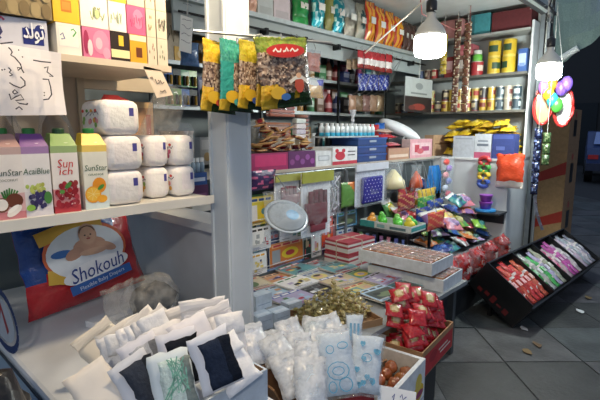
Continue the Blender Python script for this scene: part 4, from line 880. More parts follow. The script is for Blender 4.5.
hang_pack('toy_strip', 'long clear strip of small pink and blue toys at the counter corner', 'toy strip', (431, 156, 444, 198), .66, inner=lambda t, w, h: [obj('toy', MB().blob(w*.22, .02, h*.08, ['c86a7a', 'b8c0d0', '6a78b0', 'd08a90', '8a6ab0', 'c8504a'][i], (w*(.12*(-1)**i), 0, h*(.12+.15*i)), 8, 5), 'plastic', t, smooth=True) for i in range(6)], seed=33, t_=.05)
# rings and orange bag on the white side counter face
def ringpack():
    y0, y1, z0, z1 = FX(477, 157, 491, 187, 3.26); t = thing('ring_toy_strip', 'strip of red green yellow and blue ring toys on the white counter face', 'toy', (3.262, (y0+y1)/2, z0))
    for i, c in enumerate(('3f5aa8', 'd8b83a', '4a9a48', 'b0383a')):
        q = MB(); r_ = (y1-y0)*.34; q.tube([(0, r_*math.cos(a*math.pi/6), (z1-z0)*(.14+.24*i)+r_*.8*math.sin(a*math.pi/6)) for a in range(13)], .022, c, 6); obj('ring', q, 'plastic', t, smooth=True)
    obj('cord', MB().tube([(.015, 0, (z1-z0)*.1), (.015, 0, CZ-z0-.015)], .004, 'c9c9c9', 5), 'cloth', t)
    y0, y1, z0, z1 = FX(496, 154, 525, 188, 3.26); t = thing('orange_bag', 'orange clear fronted bag hanging on the white side counter', 'bag', (3.25, (y0+y1)/2, z0), -math.pi/2)
    obj('pack', MB().pillow(y1-y0, z1-z0, .05, lambda u, v: 'd9d4cc' if v < .25 else 'd04a28', 9, 10, seed=6, wob=.3), 'wrap', t, smooth=True)
    obj('hook', MB().tube([(0, 0, (z1-z0)*.97), (0, 0, max(CZ-.03-z0, z1-z0))], .003, '8f969a', 5), 'metal', t)
ringpack()
# purple tubs on a blue lid (on a small shelf fixed to the side counter)
t = thing('tub_shelf', 'small dark shelf fixed low on the white side counter', 'shelf', (3.2985, .14, .70)); obj('board', B(-.22, 0, -.1, .2, -.015, 0, '2c3136'), 'paint', t); obj('bracket', B(-.02, 0, -.08, .18, -.12, -.015, '2c3136'), 'paint', t)
one('blue_dish', MB().lathe([(.09, 0), (.095, .008), (.092, .022), (.0, .024)], 20, '2f86c8'), 'plastic', 'round blue dish under the purple tubs', 'dish', (3.18, .2, .70), smooth=False)
for k in range(2): t = thing('purple_tub', ('lower', 'upper')[k]+' purple plastic tub of the stack on the blue dish', 'tub', (3.18, .2, .7245+.068*k)); obj('cup', MB().lathe([(.045, 0), (.058, .055), (.06, .058)], 18, '7a3a9a'), 'plastic', t, smooth=True); obj('lid', MB().lathe([(.061, .058), (.061, .066), (0, .067)], 18, '8f4aae'), 'plastic', t)
# ------------------------------------------------ books bundles and wafer boxes at the table's right end
for k in range(2):
    t = thing('book_bundle', ('lower', 'upper')[k]+' tied bundle of red and white books behind the wafer boxes', 'book bundle', (1.5+.01*k, .54, TZ+.092*k), -.06*k, 'tied book bundles')
    for i in range(6): obj('book', B(-.15, .15, -.11+.002*(i % 2), .11, .015*i, .015*i+.0145, 'd9d6d4' if i in (1, 2, 4) else 'a84450'), 'print', t)
    obj('twine', MB().box(-.152, .152, -.004, .004, -.0 if k else .0, .0925, 'c9c2b0').box(-.004, .004, -.112, .112, .0, .0925, 'c9c2b0'), 'cloth', t)
def wafer_box(label, cx, cy, z, rot):
    t = open_carton('wafer_box', label, 'box', .3, .52, .075, 'd3dae0', (cx, cy, z), rot, 'c8c4bc', wall=.008)
    for i in range(5):
        for j in range(8):
            q = MB().rbox(.05, .056, .03, .008, jit('b07a5a', .06), (-.112+.056*i, -.217+.062*j, .065), 3); obj('wafer', q, 'wrap', t, smooth=True)
    obj('film', MB().pillow(.286, .505, .012, 'ffffff', 8, 12, wob=.5, seed=3, seal=.02).xf(Matrix.Translation((0, -.252, .086)) @ Matrix.Rotation(-math.pi/2, 4, 'X')), 'clear', t, smooth=True)
    return t
wafer_box('lower white box of wrapped wafers at the end of the table', 1.50, .01, TZ, .05); wafer_box('upper white box of wrapped wafers stacked on the lower one', 1.46, .06, TZ+.1, .02)
# ------------------------------------------------ toy display
t = thing('toy_stand', 'small black stand with colourful bottles below and a toy box on top', 'stand', (2.0, .48, .42))
obj('shelf_top', B(-.2, .18, -.24, .24, .26, .28, '1e2124'), 'paint', t)
for x, y in ((-.19, -.23), (-.19, .23), (.17, -.23), (.17, .23)): obj('leg', B(x-.01, x+.01, y-.01, y+.01, 0, .26, '1e2124'), 'metal', t)
for k, (c, lab) in enumerate((('3f9a4a', 'green'), ('3a6ab8', 'sky blue'), ('2f3f9a', 'navy'), ('8a4a9a', 'purple'), ('d06a8a', 'pink'), ('3040b0', 'royal blue'), ('2a50c0', 'bright blue'))):
    t = thing('toy_bottle', f'{lab} plastic bottle standing under the toy display box', 'bottle', (1.84, .68-.065*k, .42), 0, 'coloured bottles under the toy box')
    obj('body', MB().lathe([(.026, 0), (.028, .01), (.028, .15), (.014, .185), (.012, .2)], 12, c), 'plastic', t, smooth=True); obj('cap', MB().lathe([(.015, .2), (.015, .225), (0, .227)], 10, mixc(c, 'ffffff', .3)), 'plastic', t)
p = Vector((1.95, .46, .70)); t = open_carton('toy_display_box', 'white and teal display box with green toys on top of the stand', 'box', .22, .46, .05, 'cfd8d4', p, 0, 'b9c4c0', prints=[('l', 'r', .0, .3, 0, 1, '3f9a9a'), ('l', 'r', .35, .5, .2, .7, '7fb0b0'), ('l', 'r', .6, .9, .2, .6, '5a7a80'), ('f', 'r', 0, 1, .2, .8, '3f9a9a')])
for k, (dx, dy, c, lab) in enumerate([(-.05, .16, 'd8902f', 'orange'), (-.04, .06, '4fb83a', 'grass green'), (.05, .13, '55c040', 'bright green'), (-.05, -.08, '62c84a', 'lime green'), (.05, -.02, '7ac84f', 'yellow green'), (-.03, -.17, 'd8c83a', 'yellow'), (.05, -.14, '48b048', 'leaf green')]):
    t = thing('toy_car', f'{lab} rounded plastic toy in the display box', 'toy', p+Vector((dx, dy, .007)), .3*k, 'plastic toys in the display box')
    obj('body', MB().blob(.05, .035, .035, c, (0, 0, .04), 10, 6), 'plastic', t, smooth=True); obj('top', MB().blob(.025, .022, .022, mixc(c, 'ffffff', .15), (.01, 0, .075), 8, 5), 'plastic', t, smooth=True)
q = MB().add([(-.02, 0, 0), (.03, 0, .01), (.0, .0, .13), (-.045, 0, .11)], [(0, 1, 2, 3), (3, 2, 1, 0)], 'd5dce2'); one('small_card', q, 'paper', 'small white card propped against the coloured bottles', 'card', (1.79, .36, .425), -1.2)
# heap of toy packs
TC = [('green', '4a8a4a'), ('purple', '7a5a90'), ('red', 'b8403f'), ('yellow', 'c9b84a'), ('navy', '2c3a78'), ('teal', '3f8a88'), ('pink', 'c87a86'), ('silver', 'a9b0b4'), ('orange', 'c8743c'), ('lilac', 'a593b8'), ('lime', '86b84a'), ('blue', '4068b0')]
rr = random.Random(61); cnt = {}
def toy_pack(x, y, z, rot, k, where):
    nm, c = TC[k % len(TC)]; nm2, c2 = TC[(k*5+3) % len(TC)]
    if nm2 == nm: nm2, c2 = TC[(k+4) % len(TC)]
    cnt[(nm, nm2, where)] = cnt.get((nm, nm2, where), 0)+1
    t = thing('toy_pack', f'{nm} toy pack with a {nm2} picture {where}'+('' if cnt[(nm, nm2, where)] == 1 else f', {ORD[cnt[(nm, nm2, where)]-1]} of its kind'), 'toy pack', (x, y, z), rot, 'packaged toys heaped on the low platform')
    s = rr.uniform(.75, 1.1); ph = rr.uniform(0, 6)
    obj('pack', MB().pillow(.17*s, .19*s, .05, lambda u, v: c2 if math.hypot(u-.5+.15*math.cos(ph), v-.5) < .24 else ('dfe3e4' if v > .82 else mixc(c, c2, .5*(math.sin(u*9+ph) > .5))), 9, 9, seed=k, wob=.4, seal=.06), 'wrap', t, smooth=True)
    heap.append(t)
    obj('toy', MB().blob(.045*s, .03, .04*s, mixc(c2, TC[(k+7) % 12][1], .5), (.02, -.012, .08*s), 8, 6, .1, k), 'plastic', t, smooth=True)
k = 0; heap = []
for row, (y, z, tl, wh, n) in enumerate([(.70, .66, .35, 'at the back of the heap', 6), (.60, .56, .8, 'in the upper heap', 6), (.46, .50, 1.15, 'in the middle of the heap', 8), (.28, .46, 1.25, 'low in the heap', 8), (.11, .44, 1.3, 'at the front of the heap', 8)]):
    for i in range(n):
        x = 2.3+(.12 if row > 1 else .13)*i+rr.uniform(-.02, .02)
        toy_pack(x, y+rr.uniform(-.03, .03), z+rr.uniform(0, .03)-.02*(i > 5), (-tl+rr.uniform(-.2, .2), rr.uniform(-.3, .3), rr.uniform(-.7, .3)), k, wh); k += 1
settle(heap[:12], (2.24, .44, .605), (3.24, .76, 9), 120, .7); settle(heap[12:], (2.24, .15, .425), (3.24, .44, 9), 120, .7)
one('toy_step', B(2.26, 3.26, .46, .77, .42, .6, '33383e').box(2.26, 3.26, .455, .46, .58, .6, '4a5056'), 'paint', 'dark step raising the back of the toy heap', 'step')
# hanging strips of small packs above the toy stand
for k, (px, py, c, lab) in enumerate([(404, 195, 'b0404a', 'red'), (412, 203, '3a8a48', 'green'), (420, 196, 'c9a83a', 'amber'), (426, 206, '2f4a9a', 'blue'), (398, 201, '8a2f3a', 'dark red'), (418, 214, '2a3f8a', 'dark blue'), (404, 216, 'c84f4a', 'scarlet')]):
    p = at(px, py+5, y=.62); hang_pack('sachet_pack', f'{lab} sachet hanging between the toy box and the black cloth', 'sachet', (px-9, py-8, px+9, py+8), .70-.03*k, col=lambda u, v, c=c: c if (u*3+v*4+k) % 1.6 < 1.1 else mixc(c, 'd8c870', .5), t_=.015, seed=k+70)
# red mesh packs in front of the toys
rr = random.Random(8)
for k, (px, py, lab) in enumerate([(466, 268, 'nearest red and white mottled net pack beside the wafer boxes'), (482, 259, 'second red net pack along the platform edge'), (497, 252, 'third red net pack along the platform edge'), (511, 247, 'fourth red net pack along the platform edge'), (524, 243, 'farthest red net pack by the metal post')]):
    p = at(px, py, y=-.12); t = thing('net_pack', lab, 'net pack', (p.x+.02-.045*k, .032, .255), (.0, 0, -.25+.1*k), 'red net packs along the platform')
    r2 = random.Random(k); obj('pack', MB().pillow(.22, .24, .14, lambda u, v: 'd0a8a0' if r2.random() < .08 else jit('a82824', .06, r2), 12, 12, seed=k, wob=.3, seal=.04), 'wrap', t, smooth=True)
    obj('label', B(-.025, .025, -.077, -.073, .1, .15, 'd8c4bc'), 'paper', t); obj('film', MB().pillow(.235, .255, .155, 'ffffff', 9, 9, seed=k+4, wob=.25), 'clear', t, smooth=True)
pbox('red_flat_box', 'flat red box lying in front of the toy heap', 'box', 1.85, 2.2, .14, .26, .42, .47, 'b83a2e', [('t', 'r', .1, .6, .2, .8, 'c85a3c'), ('t', 'r', .65, .9, .3, .7, 'd8b8a0')], -.3)
# ------------------------------------------------ black slanted rack
rk = thing('slanted_rack', 'black slanted display rack leaning at the kiosk front', 'rack', (2.30, -.47, .0), -.06)
Lr, Sr, Dr = 1.78, .42, .07; MT = Matrix.Translation((0, 0, .152)) @ Matrix.Rotation(.62, 4, 'X')     # local: x along, y up the slope, z out of it
def rk_part(nm, mb, mat='plastic'): return obj(nm, mb.xf(MT), mat, rk)
rk_part('tray', B(0, Lr, 0, Sr, -.18, 0, '131416'))
for i in range(5): rk_part('divider', B(i*(Lr-.012)/4, i*(Lr-.012)/4+.012, 0, Sr, 0, Dr, '17181a'))
rk_part('lip', B(0, Lr, -.012, 0, -.18, .05, '1a1b1d')); rk_part('top_rim', B(0, Lr, Sr, Sr+.012, -.18, Dr, '1a1b1d'))
q = MB(); L_ = LEFT(0, Sr, -.18)
for i in range(5): q.pr(L_, .06+.06*i, .1+.06*i, .03+.014*(i % 2), .06+.014*(i % 3), '5a1c1e')
rk_part('faded_print', q, 'print')
for x in (.1, 1.6): obj('support', B(x, x+.03, .3, .33, 0, .27, '17181a'), 'plastic', rk)
RKC = [[('a83430', 'red'), ('b84436', 'bright red'), ('b83434', 'crimson'), ('c84a42', 'scarlet'), ('b85a44', 'coral')], [('3a9a4a', 'green'), ('a8aca8', 'white'), ('4aa858', 'light green'), ('a8a0c0', 'lilac'), ('9ea08e', 'cream')], [('c8507a', 'pink'), ('b09aa2', 'pale pink'), ('a84a90', 'purple'), ('b05a9a', 'mauve'), ('b0a8ac', 'whitish')], [('a8a0b0', 'silver'), ('b8a8b8', 'pearl'), ('98a0a8', 'grey'), ('c0b8c0', 'ivory'), ('8a8a98', 'slate')]]
Mw = Matrix.Translation(rk.location) @ Matrix.Rotation(-.06, 4, 'Z') @ MT
for ci, lst in enumerate(RKC):
    for j, (c, nm) in enumerate(lst):
        for half in range(1):
            x = .062+ci*.442+j*.081; y = .015
            t = thing('long_snack_pack', f'{nm} long snack pack in the {ORD[ci]} column of the black rack', 'snack pack', group='long snack packs in the black rack')
            t.matrix_world = Mw @ Matrix.Translation((x, y, .034)) @ Matrix.Rotation(-math.pi/2, 4, 'X') @ Matrix.Rotation(R.uniform(-.01, .01), 4, 'Y')
            r2 = random.Random(ci*50+j*3+half); obj('pack', MB().pillow(.066, .365+.03*((j*7+ci) % 3-1), .05, lambda u, v: jit('d8d0cc', .03, r2) if (.2 < v < .3 and u > .3) or (.6 < v < .66) else jit(c, .06, r2), 6, 18, seed=j, wob=.3, jag=.0015), 'wrap', t, smooth=True)
            q = MB(); q.pr(FRONT(-.036, -.026, 0), .012, .06, .15, .2, mixc(c, 'ffffff', .6)); obj('label', q, 'print', t)
# ================================================================ ON THE COUNTER
def cbox(name, label, cat, r4, y, d, col, prints=(), z=None, mat='print', group=None, rot=0):
    x0, x1, z0, z1 = FY(*r4, y); z0 = z if z is not None else z0
    return pbox(name, label, cat, x0, x1, y, y+d, z0, max(z1, z0+.02), col, prints, rot, group, mat)
rr = random.Random(15)
# biscuit display: pink and purple boxes
t, fr = cbox('biscuit_box', 'pink display box with a purple rim at the counter edge near the pillar', 'box', (250, 153, 288, 169), .80, .16, {'*': '8a3a58', 'f': '9a2f62', 't': '6a2f3a'}, [('f', 'r', .12, .95, .25, .9, 'c23a72')], CZ)
zt1 = t.location.z+at(269, 153, y=.8).z-CZ
t, fr = cbox('biscuit_box', 'purple flower printed display box beside the pink one', 'box', (288.5, 151, 315, 168), .80, .16, {'*': '5a3060', 'f': '5f2f62'}, [('f', 'e', .05+.19*i, .22+.19*i, .2+.25*(i % 2), .55+.25*(i % 2), jit('8a4a8e', .05)) for i in range(5)], CZ)
hang_pack('purple_pack', 'dark purple pack with pink dots hanging under the pink display box', 'pack', (250, 170, 276, 190), .70, col=lambda u, v: 'c0608a' if (math.sin(u*14)*math.sin(v*12) > .55) else '3c2a58', t_=.03, seed=80)
rr = random.Random(33)
bm = [mesh(MB().pillow(.09, .06, .02, lambda u, v, c=c: c if .2 < v < .8 else 'c9a070', 6, 5, seed=i, wob=.3, c=(0, 0, -.03)), True) for i, c in enumerate(('8a1f2a', '7a3a28', 'a02a30', '5a2a20', 'b8a060'))]
heap = []; g = 'small biscuit packs heaped on the display boxes'
x0b, x1b = at(252, 150, y=.88).x, at(312, 150, y=.88).x
for k in range(34):
    lay = k//18; u = rr.uniform(.04, .96); x = x0b+(x1b-x0b)*u
    o = obj('biscuit_pack', bm[k % 5], 'wrap', None, (x, .88+rr.uniform(-.05, .05), zt1+.02+.026*lay+rr.uniform(0, .008)), (1.3+rr.uniform(-.4, .4), rr.uniform(-.4, .4), rr.uniform(-1, 1)))
    tag(o, ['dark red', 'brown', 'bright red', 'chocolate brown', 'golden'][k % 5]+' biscuit pack in the heap on the display boxes', 'biscuit pack', g+' '+str(k % 5)); heap.append(o)
settle(heap, (x0b-.02, .81, zt1), (x1b+.02, .98, 9), 100, .62)
def wprint(): return [('f', 'r', .15, .85, .35, .7, '9aa6b0'), ('f', 'r', .2, .8, .4, .65, 'c9d0d6')]
cbox('white_carton', 'small white carton with a grey panel on the counter', 'carton', (315.8, 151, 331.6, 169), .80, .2, {'*': 'cdd3d6'}, wprint(), CZ, 'card')
cbox('white_carton', 'white carton with a red round eared emblem and red base stripe', 'carton', (332.5, 147, 357, 172), .79, .22, {'*': 'd3d7da'}, [('f', 'r', 0, 1, 0, .2, 'b83a4a'), ('f', 'e', .1, .5, .25, .75, 'b83244'), ('f', 'e', .1, .24, .68, .92, 'b83244'), ('f', 'e', .36, .5, .68, .92, 'b83244'), ('f', 'r', .6, .92, .7, .76, '3a3d44'), ('f', 'r', .6, .9, .5, .56, '3a3d44')], CZ, 'card')
x0, x1, z0, z1 = FY(358, 137, 386, 166, .82)
for k in range(3):
    t = thing('blue_crate', ['lowest', 'middle', 'topmost'][k]+' blue plastic crate of the stack on the counter', 'crate', ((x0+x1)/2, .96, CZ+.0685*k), 0, 'stacked blue crates'); w = x1-x0
    q = MB().box(-w/2, w/2, -.14, .14, 0, .01, '24406a').box(-w/2, w/2, -.14, -.128, .01, .066, '2a4a80').box(-w/2, w/2, .128, .14, .01, .066, '2a4a80').box(-w/2, -w/2+.012, -.128, .128, .01, .066, '2a4a80').box(w/2-.012, w/2, -.128, .128, .01, .066, '2a4a80'); obj('body', q, 'plastic', t)
    obj('rim', MB().box(-w/2-.006, w/2+.006, -.147, -.14, .052, .067, '34589a').box(-w/2-.006, -w/2, -.14, .147, .052, .067, '34589a'), 'plastic', t)
    obj('handle', B(-.05, .05, -.1445, -.14, .028, .046, '9aa8b8'), 'plastic', t)
# rows of cyan bottles in a tray on top of the crates and cartons
tz = CZ+.2075; bx0, bx1 = at(321, 130, y=.95).x, at(369, 130, y=.95).x
one('bottle_tray', B(bx0-.02, bx1+.02, .86, 1.02, tz, tz+.012, 'a9b4b8'), 'plastic', 'flat grey tray carrying the rows of white and cyan bottles', 'tray')
bt_b = mesh(MB().lathe([(.017, 0), (.02, .004), (.02, .028)], 12, '2fa4c8').lathe([(.02, .028), (.02, .07), (.012, .082), (.009, .086)], 12, 'e4edf0'), True); bt_c = mesh(MB().lathe([(.011, .086), (.011, .1), (0, .101)], 10, 'f0f4f5'), True)
for j in range(2):
    for i in range(11):
        t = thing('nail_bottle', f'white topped cyan bottle, {ORD[i]} from the left in the {("front", "rear")[j]} row', 'bottle', (bx0+.02+(bx1-bx0-.04)*i/10, .9+.06*j, tz+.012), 0, 'cyan bottles in the tray'); obj('body', bt_b, 'plastic', t); obj('cap', bt_c, 'plastic', t)
for k, px in enumerate((327, 337, 345)):
    x = at(px, 118, y=1.06).x; t = thing('pump_bottle', ['left', 'middle', 'right'][k]+' black pump bottle behind the cyan bottles', 'bottle', (x, 1.15, CZ), 0, 'black pump bottles')
    obj('body', MB().lathe([(.032, 0), (.034, .02), (.034, .22), (.016, .25)], 14, '26282c'), 'plastic', t, smooth=True); obj('pump', MB().lathe([(.015, .25), (.018, .26), (.018, .28), (.007, .285), (.007, .31), (.016, .312), (.016, .325), (0, .328)], 12, '17181a').tube([(0, 0, .318), (-.05, 0, .312)], .006, '17181a', 6), 'plastic', t, smooth=True)
# white tied plastic bag
p = at(357, 125, y=1.12); t = thing('tied_bag', 'white tied plastic bag standing behind the cyan bottles', 'bag', (p.x, 1.17, CZ)); obj('belly', MB().lathe([(.05, 0), (.075, .05), (.075, .2), (.05, .27), (.02, .32), (.013, .34)], 14, 'dfe4e8'), 'milky', t, smooth=True); obj('knot', MB().lathe([(.013, .34), (.018, .36), (.012, .38), (.035, .45), (.03, .455)], 10, 'eef1f4'), 'milky', t, smooth=True)
# trays, snack piles left of the bottles
p = at(312, 118, y=1.0)
for k in range(6): t = thing('snack_tray', f'clear lidded tray of brown snacks, {ORD[k]} from the bottom of the tall stack', 'tray', (p.x, 1.11, CZ+.201+.032*k), .03*k, 'stacked snack trays'); obj('tray', MB().lathe([(.055, 0), (.068, .024), (.07, .026)], 14, 'c8b8a0'), 'clear', t); obj('snacks', MB().lathe([(.05, .003), (.062, .022), (.03, .027), (0, .028)], 12, jit('96583c', .05)), 'wrap', t, smooth=True)
one('tray_riser', B(p.x-.07, p.x+.07, 1.04, 1.18, CZ, CZ+.2, 'b9bcbc').box(p.x-.072, p.x+.072, 1.038, 1.182, CZ+.19, CZ+.199, 'd0d2d2'), 'card', 'pale box under the stack of snack trays', 'box')
for k, (r4, c, lab) in enumerate([((268, 122, 296, 138), 'a06a4e', 'lower clear pack of brown rolled snacks'), ((272, 106, 300, 121), '9a5a48', 'upper clear pack of reddish rolled snacks'), ((294, 118, 316, 140), 'd8d4d4', 'white and red crackers pack in crinkled film')]):
    x0, x1, z0, z1 = FY(*r4, .98); x1 -= .07*(k == 2); x0 += .06*(k == 2); z0 += .03*(k == 1); z1 += .03*(k == 1); t = thing('snack_pack', lab+' behind the biscuit heap', 'snack pack', ((x0+x1)/2, 1.04, z0), 0)
    w, h = x1-x0, z1-z0
    for j in range(4): obj('roll', MB().rbox(w*.9, .05, h/4.6, .008, jit(c, .06), (0, 0, h*(.13+.245*j)), 3), 'paper', t)
    obj('film', MB().pillow(w, h, .09, 'ffffff', 8, 6, seed=k, wob=.2, seal=.02), 'clear', t, smooth=True)
    if k == 0: one('snack_riser', B(x0-.01, x1-.02, .97, 1.1, CZ, z0-.001, 'c0b9a8').box(x0-.012, x0, .958, 1.1, CZ, z0-.002, '9a9484'), 'card', 'cardboard riser under the rolled snack packs', 'box')
    if k == 2: one('snack_riser', B(x0+.05, x1-.08, 1.02, 1.1, CZ, z0-.001, 'b0a898').box(x0+.05, x0+.055, 1.018, 1.1, CZ, z0-.002, '8f8878'), 'card', 'cardboard riser under the crackers pack', 'box')
for k, px in enumerate((253, 262, 271)):
    x = at(px, 125, y=1.05).x; t = thing('grey_bag', ['left', 'middle', 'right'][k]+' upright greyish clear bag behind the biscuit heap', 'bag', (x-.01+.03*k, 1.165, CZ), 0, 'grey bags on the counter'); obj('contents', MB().rbox(.06, .07, .28, .02, '8a9498', (0, 0, .15), 3), 'paper', t, smooth=True); obj('film', MB().pillow(.09, .34, .1, 'ffffff', 8, 8, seed=k, wob=.25, seal=.03), 'greybag', t, smooth=True)
# right half of the counter
cbox('cookie_tray', 'tray of red and brown cookie packs right of the blue crates', 'tray', (388.5, 148, 409, 160), .80, .15, {'*': '8f5a48', 'f': 'b08a72', 't': '7a2f30'}, [('f', 'r', .05, .95, .2, .45, 'd8c4b4')], CZ)
for k, (px, py, c, lab) in enumerate([(392, 143, 'b83440', 'red'), (401, 141, 'c8606a', 'rose red'), (397, 147, 'd8b8a8', 'beige')]):
    x0, x1, z0, z1 = FY(px-8, py-6, px+8, py+5, .84); t = thing('cookie_pack', f'{lab} cookie pack lying on the cookie tray', 'cookie pack', ((x0+x1)/2, .86+.03*k, CZ+.075+.035*k), (-1.45, 0, .1*k)); obj('pack', MB().pillow(x1-x0, .12, .04, c, 7, 7, seed=k, wob=.3), 'wrap', t, smooth=True); obj('label', B(-.03, .03, -.0225, -.021, .04, .07, 'e6dcd4'), 'paper', t)
cbox('pink_carton', 'white carton with pink and red print on the counter', 'carton', (410, 139, 432, 161), .80, .09, {'*': 'd0c4c4', 'f': 'cf9aa2'}, [('f', 'r', .08, .92, .15, .8, 'd8b8bc'), ('f', 'r', .2, .4, .3, .7, 'b8404f'), ('f', 'r', .5, .85, .35, .6, 'a84a70'), ('f', 'e', .3, .6, .2, .5, 'c0606a')], CZ, 'card')
cbox('tan_carton', 'plain tan carton at the inner corner of the counter', 'carton', (433, 135, 451, 160), .84, .1, {'*': 'b08f70', 't': 'a07c5c'}, [('f', 'r', .1, .9, .55, .62, '8a6a4c')], CZ, 'card')
# white cover on a black object
p = at(407, 137, y=.98); t = thing('black_helmet', 'black rounded machine with a white glossy cover on the counter', 'machine', (p.x, 1.13, CZ+.001), -.82); obj('body', MB().rbox(.26, .2, .24, .06, '1c1d20', (0, 0, .12), 4), 'plastic', t, smooth=True); obj('cover', MB().blob(.24, .1, .07, 'e4e8ec', (.05, -.02, .29), 14, 8).xf(Matrix.Translation((0, 0, .27)) @ Matrix.Rotation(.45, 4, 'Y') @ Matrix.Translation((0, 0, -.27))), 'plastic', t, smooth=True)
obj('cord', MB().tube([(-.12, -.05, .25), (-.16, -.1, .15), (-.05, -.13, .06), (.1, -.12, .01)], .007, 'c8b070', 6), 'plastic', t, smooth=True)
for k, (px, py, c, lab) in enumerate([(376, 131, 'b8323a', 'red'), (384, 129, '2f62b0', 'blue'), (390, 136, 'c9ae82', 'beige')]): p = at(px, py, y=1.08); t = thing('plastic_pouch', f'{lab} upright pouch between the tied bag and the black machine', 'pouch', (p.x, 1.1+.025*k, CZ), 0); obj('pack', MB().pillow(.17, max(.12, p.z-CZ+.06), .05, c, 7, 8, seed=k, wob=.3), 'wrap', t, smooth=True); obj('label', B(-.04, .04, -.027, -.0255, .06, .1, mixc(c, 'ffffff', .5)), 'paper', t)
# boxes along the side counter, yellow and green bags behind
def abox(name, label, r4, x, d, col, prints):
    y0, y1, z0, z1 = FX(*r4, x); t = thing(name, label, 'carton', (x+d/2, (y0+y1)/2, CZ), -math.pi/2); w = y1-y0; h = z1-CZ
    obj('body', B(-w/2, w/2, -d/2, d/2, 0, h, col), 'card', t); q = MB(); F_ = FRONT(-w/2, -d/2, 0)
    for i, (k, u0, u1, v0, v1, c) in enumerate(prints): (q.pr if k == 'r' else None)(F_, u0*w, u1*w, v0*h, v1*h, c, .0005+.0002*i)
    obj('printed_design', q, 'print', t)
abox('white_carton', 'plain greyish white carton at the left end of the side counter', (453, 136, 474, 160), 3.31, .14, {'*': 'b9c0c8'}, [('r', .1, .9, .85, .9, '8f98a4')])
abox('white_carton', 'white carton with grey words and a pink base on the side counter', (474.5, 134, 491, 158), 3.31, .14, {'*': 'c4cad0'}, [('r', 0, 1, 0, .25, 'b85a78'), ('r', .15, .85, .5, .6, '6a7480'), ('r', .2, .8, .68, .74, '7a8490')])
abox('blue_carton', 'dark blue carton at the right end of the side counter', (492, 134, 514, 157), 3.31, .14, {'*': '34427e'}, [('r', .05, .95, .8, .95, '4a5a9a'), ('r', .2, .6, .35, .5, '5a6aa8')])
rr = random.Random(52); ym = [mesh(MB().pillow(.15, .15, .045, lambda u, v, i=i: jit(['c9a82a', 'd8b834', 'b8962a'][i], .05) if not (.35 < v < .6 and .2 < u < .8) else ['e0cc70', '8a6a2a', 'c8742a'][i], 8, 8, seed=i, wob=.35, c=(0, 0, -.075)), True) for i in range(3)]
n_ = 0
for lay in range(5):
    for cx in range(2):
        for i in range(5 if lay < 4 else 4):
            o = obj('yellow_snack_bag', ym[n_ % 3], 'wrap', None, (3.55+.17*cx+rr.uniform(-.01, .01), .165+.14*i+.06*(lay > 3)+rr.uniform(-.01, .01), CZ+.035+.042*lay), (-1.3+rr.uniform(-.22, .22), rr.uniform(-.2, .2), -math.pi/2+rr.uniform(-.3, .3))); n_ += 1
            tag(o, f'yellow snack bag, {ORD[i]} from the post, {("front", "rear")[cx]} column, {ORD[lay]} layer up', 'snack bag', 'yellow snack bags on the side counter')
for k in range(3): t = thing('green_snack_bag', ['left', 'middle', 'right'][k]+' green snack bag lying at the corner of the counters', 'snack bag', (3.45, 1.4-.16*k, CZ+.045), (-1.0, .2*k, -1.2), 'green snack bags'); obj('pack', MB().pillow(.16, .2, .06, jit('3f9a3a', .05), 8, 8, seed=k, wob=.3), 'wrap', t, smooth=True); obj('label', B(-.04, .04, -.033, -.031, .08, .13, 'd8e0b8'), 'paper', t)

# ================================================================ RIGHT WALL: tins
SA, SB, SC = 1.655, 2.015, 2.4
for z, y1, lab in ((SA, 1.62, 'lower long shelf of tins on the right wall'), (SB, 1.62, 'upper long shelf of tins on the right wall')):
    t = thing('wall_shelf', lab, 'shelf', (3.66, 0, z)); obj('board', B(-.02, .24, .06, y1, -.02, 0, '5c5a54'), 'paint', t); obj('front_edge', B(-.025, -.02, .06, y1, -.022, .004, '8a8880'), 'metal', t)
t = thing('shelf_upright', 'white upright panel at the post end of the tin shelves', 'panel', (3.64, .05, CZ)); obj('panel', B(.05, .25, -.012, .005, 0, 1.3, 'b4b8b8'), 'paint', t); obj('edge', B(.04, .05, -.014, .007, 0, 1.3, 'd0d4d4'), 'paint', t)
def tin(label, y, z, r, h, bands, group, lid='d8d2bc', x=None):
    t = thing('tin', label, 'tin', (x or 3.66+r+.005, y, z), R.uniform(0, 6), group); b0, b1, b2 = bands; ph = R.uniform(0, 1)
    pic = lambda f: b1 if ((f+ph) % .5) < .26 else b0
    obj('body', MB().lathe([(r, 0), (r, h*.12), (r, h*.34), (r, h*.72), (r, h*.93)], 16, [b2, b0, pic, b0]), 'print', t, smooth=False)
    obj('lid', MB().lathe([(r*1.03, h*.93), (r*1.03, h*.985), (r*.95, h), (0, h)], 16, lid), 'metal', t)
def tin_y(px, py=100, x=3.7): return at(px, py, x=x).y
K1 = [('c9b25a', 'a83a34', 'd8c88a', 'yellow tin with a red picture'), ('c8a83a', '7a2f2a', 'b09030', 'gold tin with a dark red picture'), ('d0c48a', 'b8483c', 'c9b060', 'cream tin with a tomato picture'), ('3f3a3a', 'c8b890', '7a2a2a', 'dark tin with a pale label'), ('b89a3a', '8a4a2a', 'd0b860', 'mustard tin with a brown picture')]
py_ = 3.7
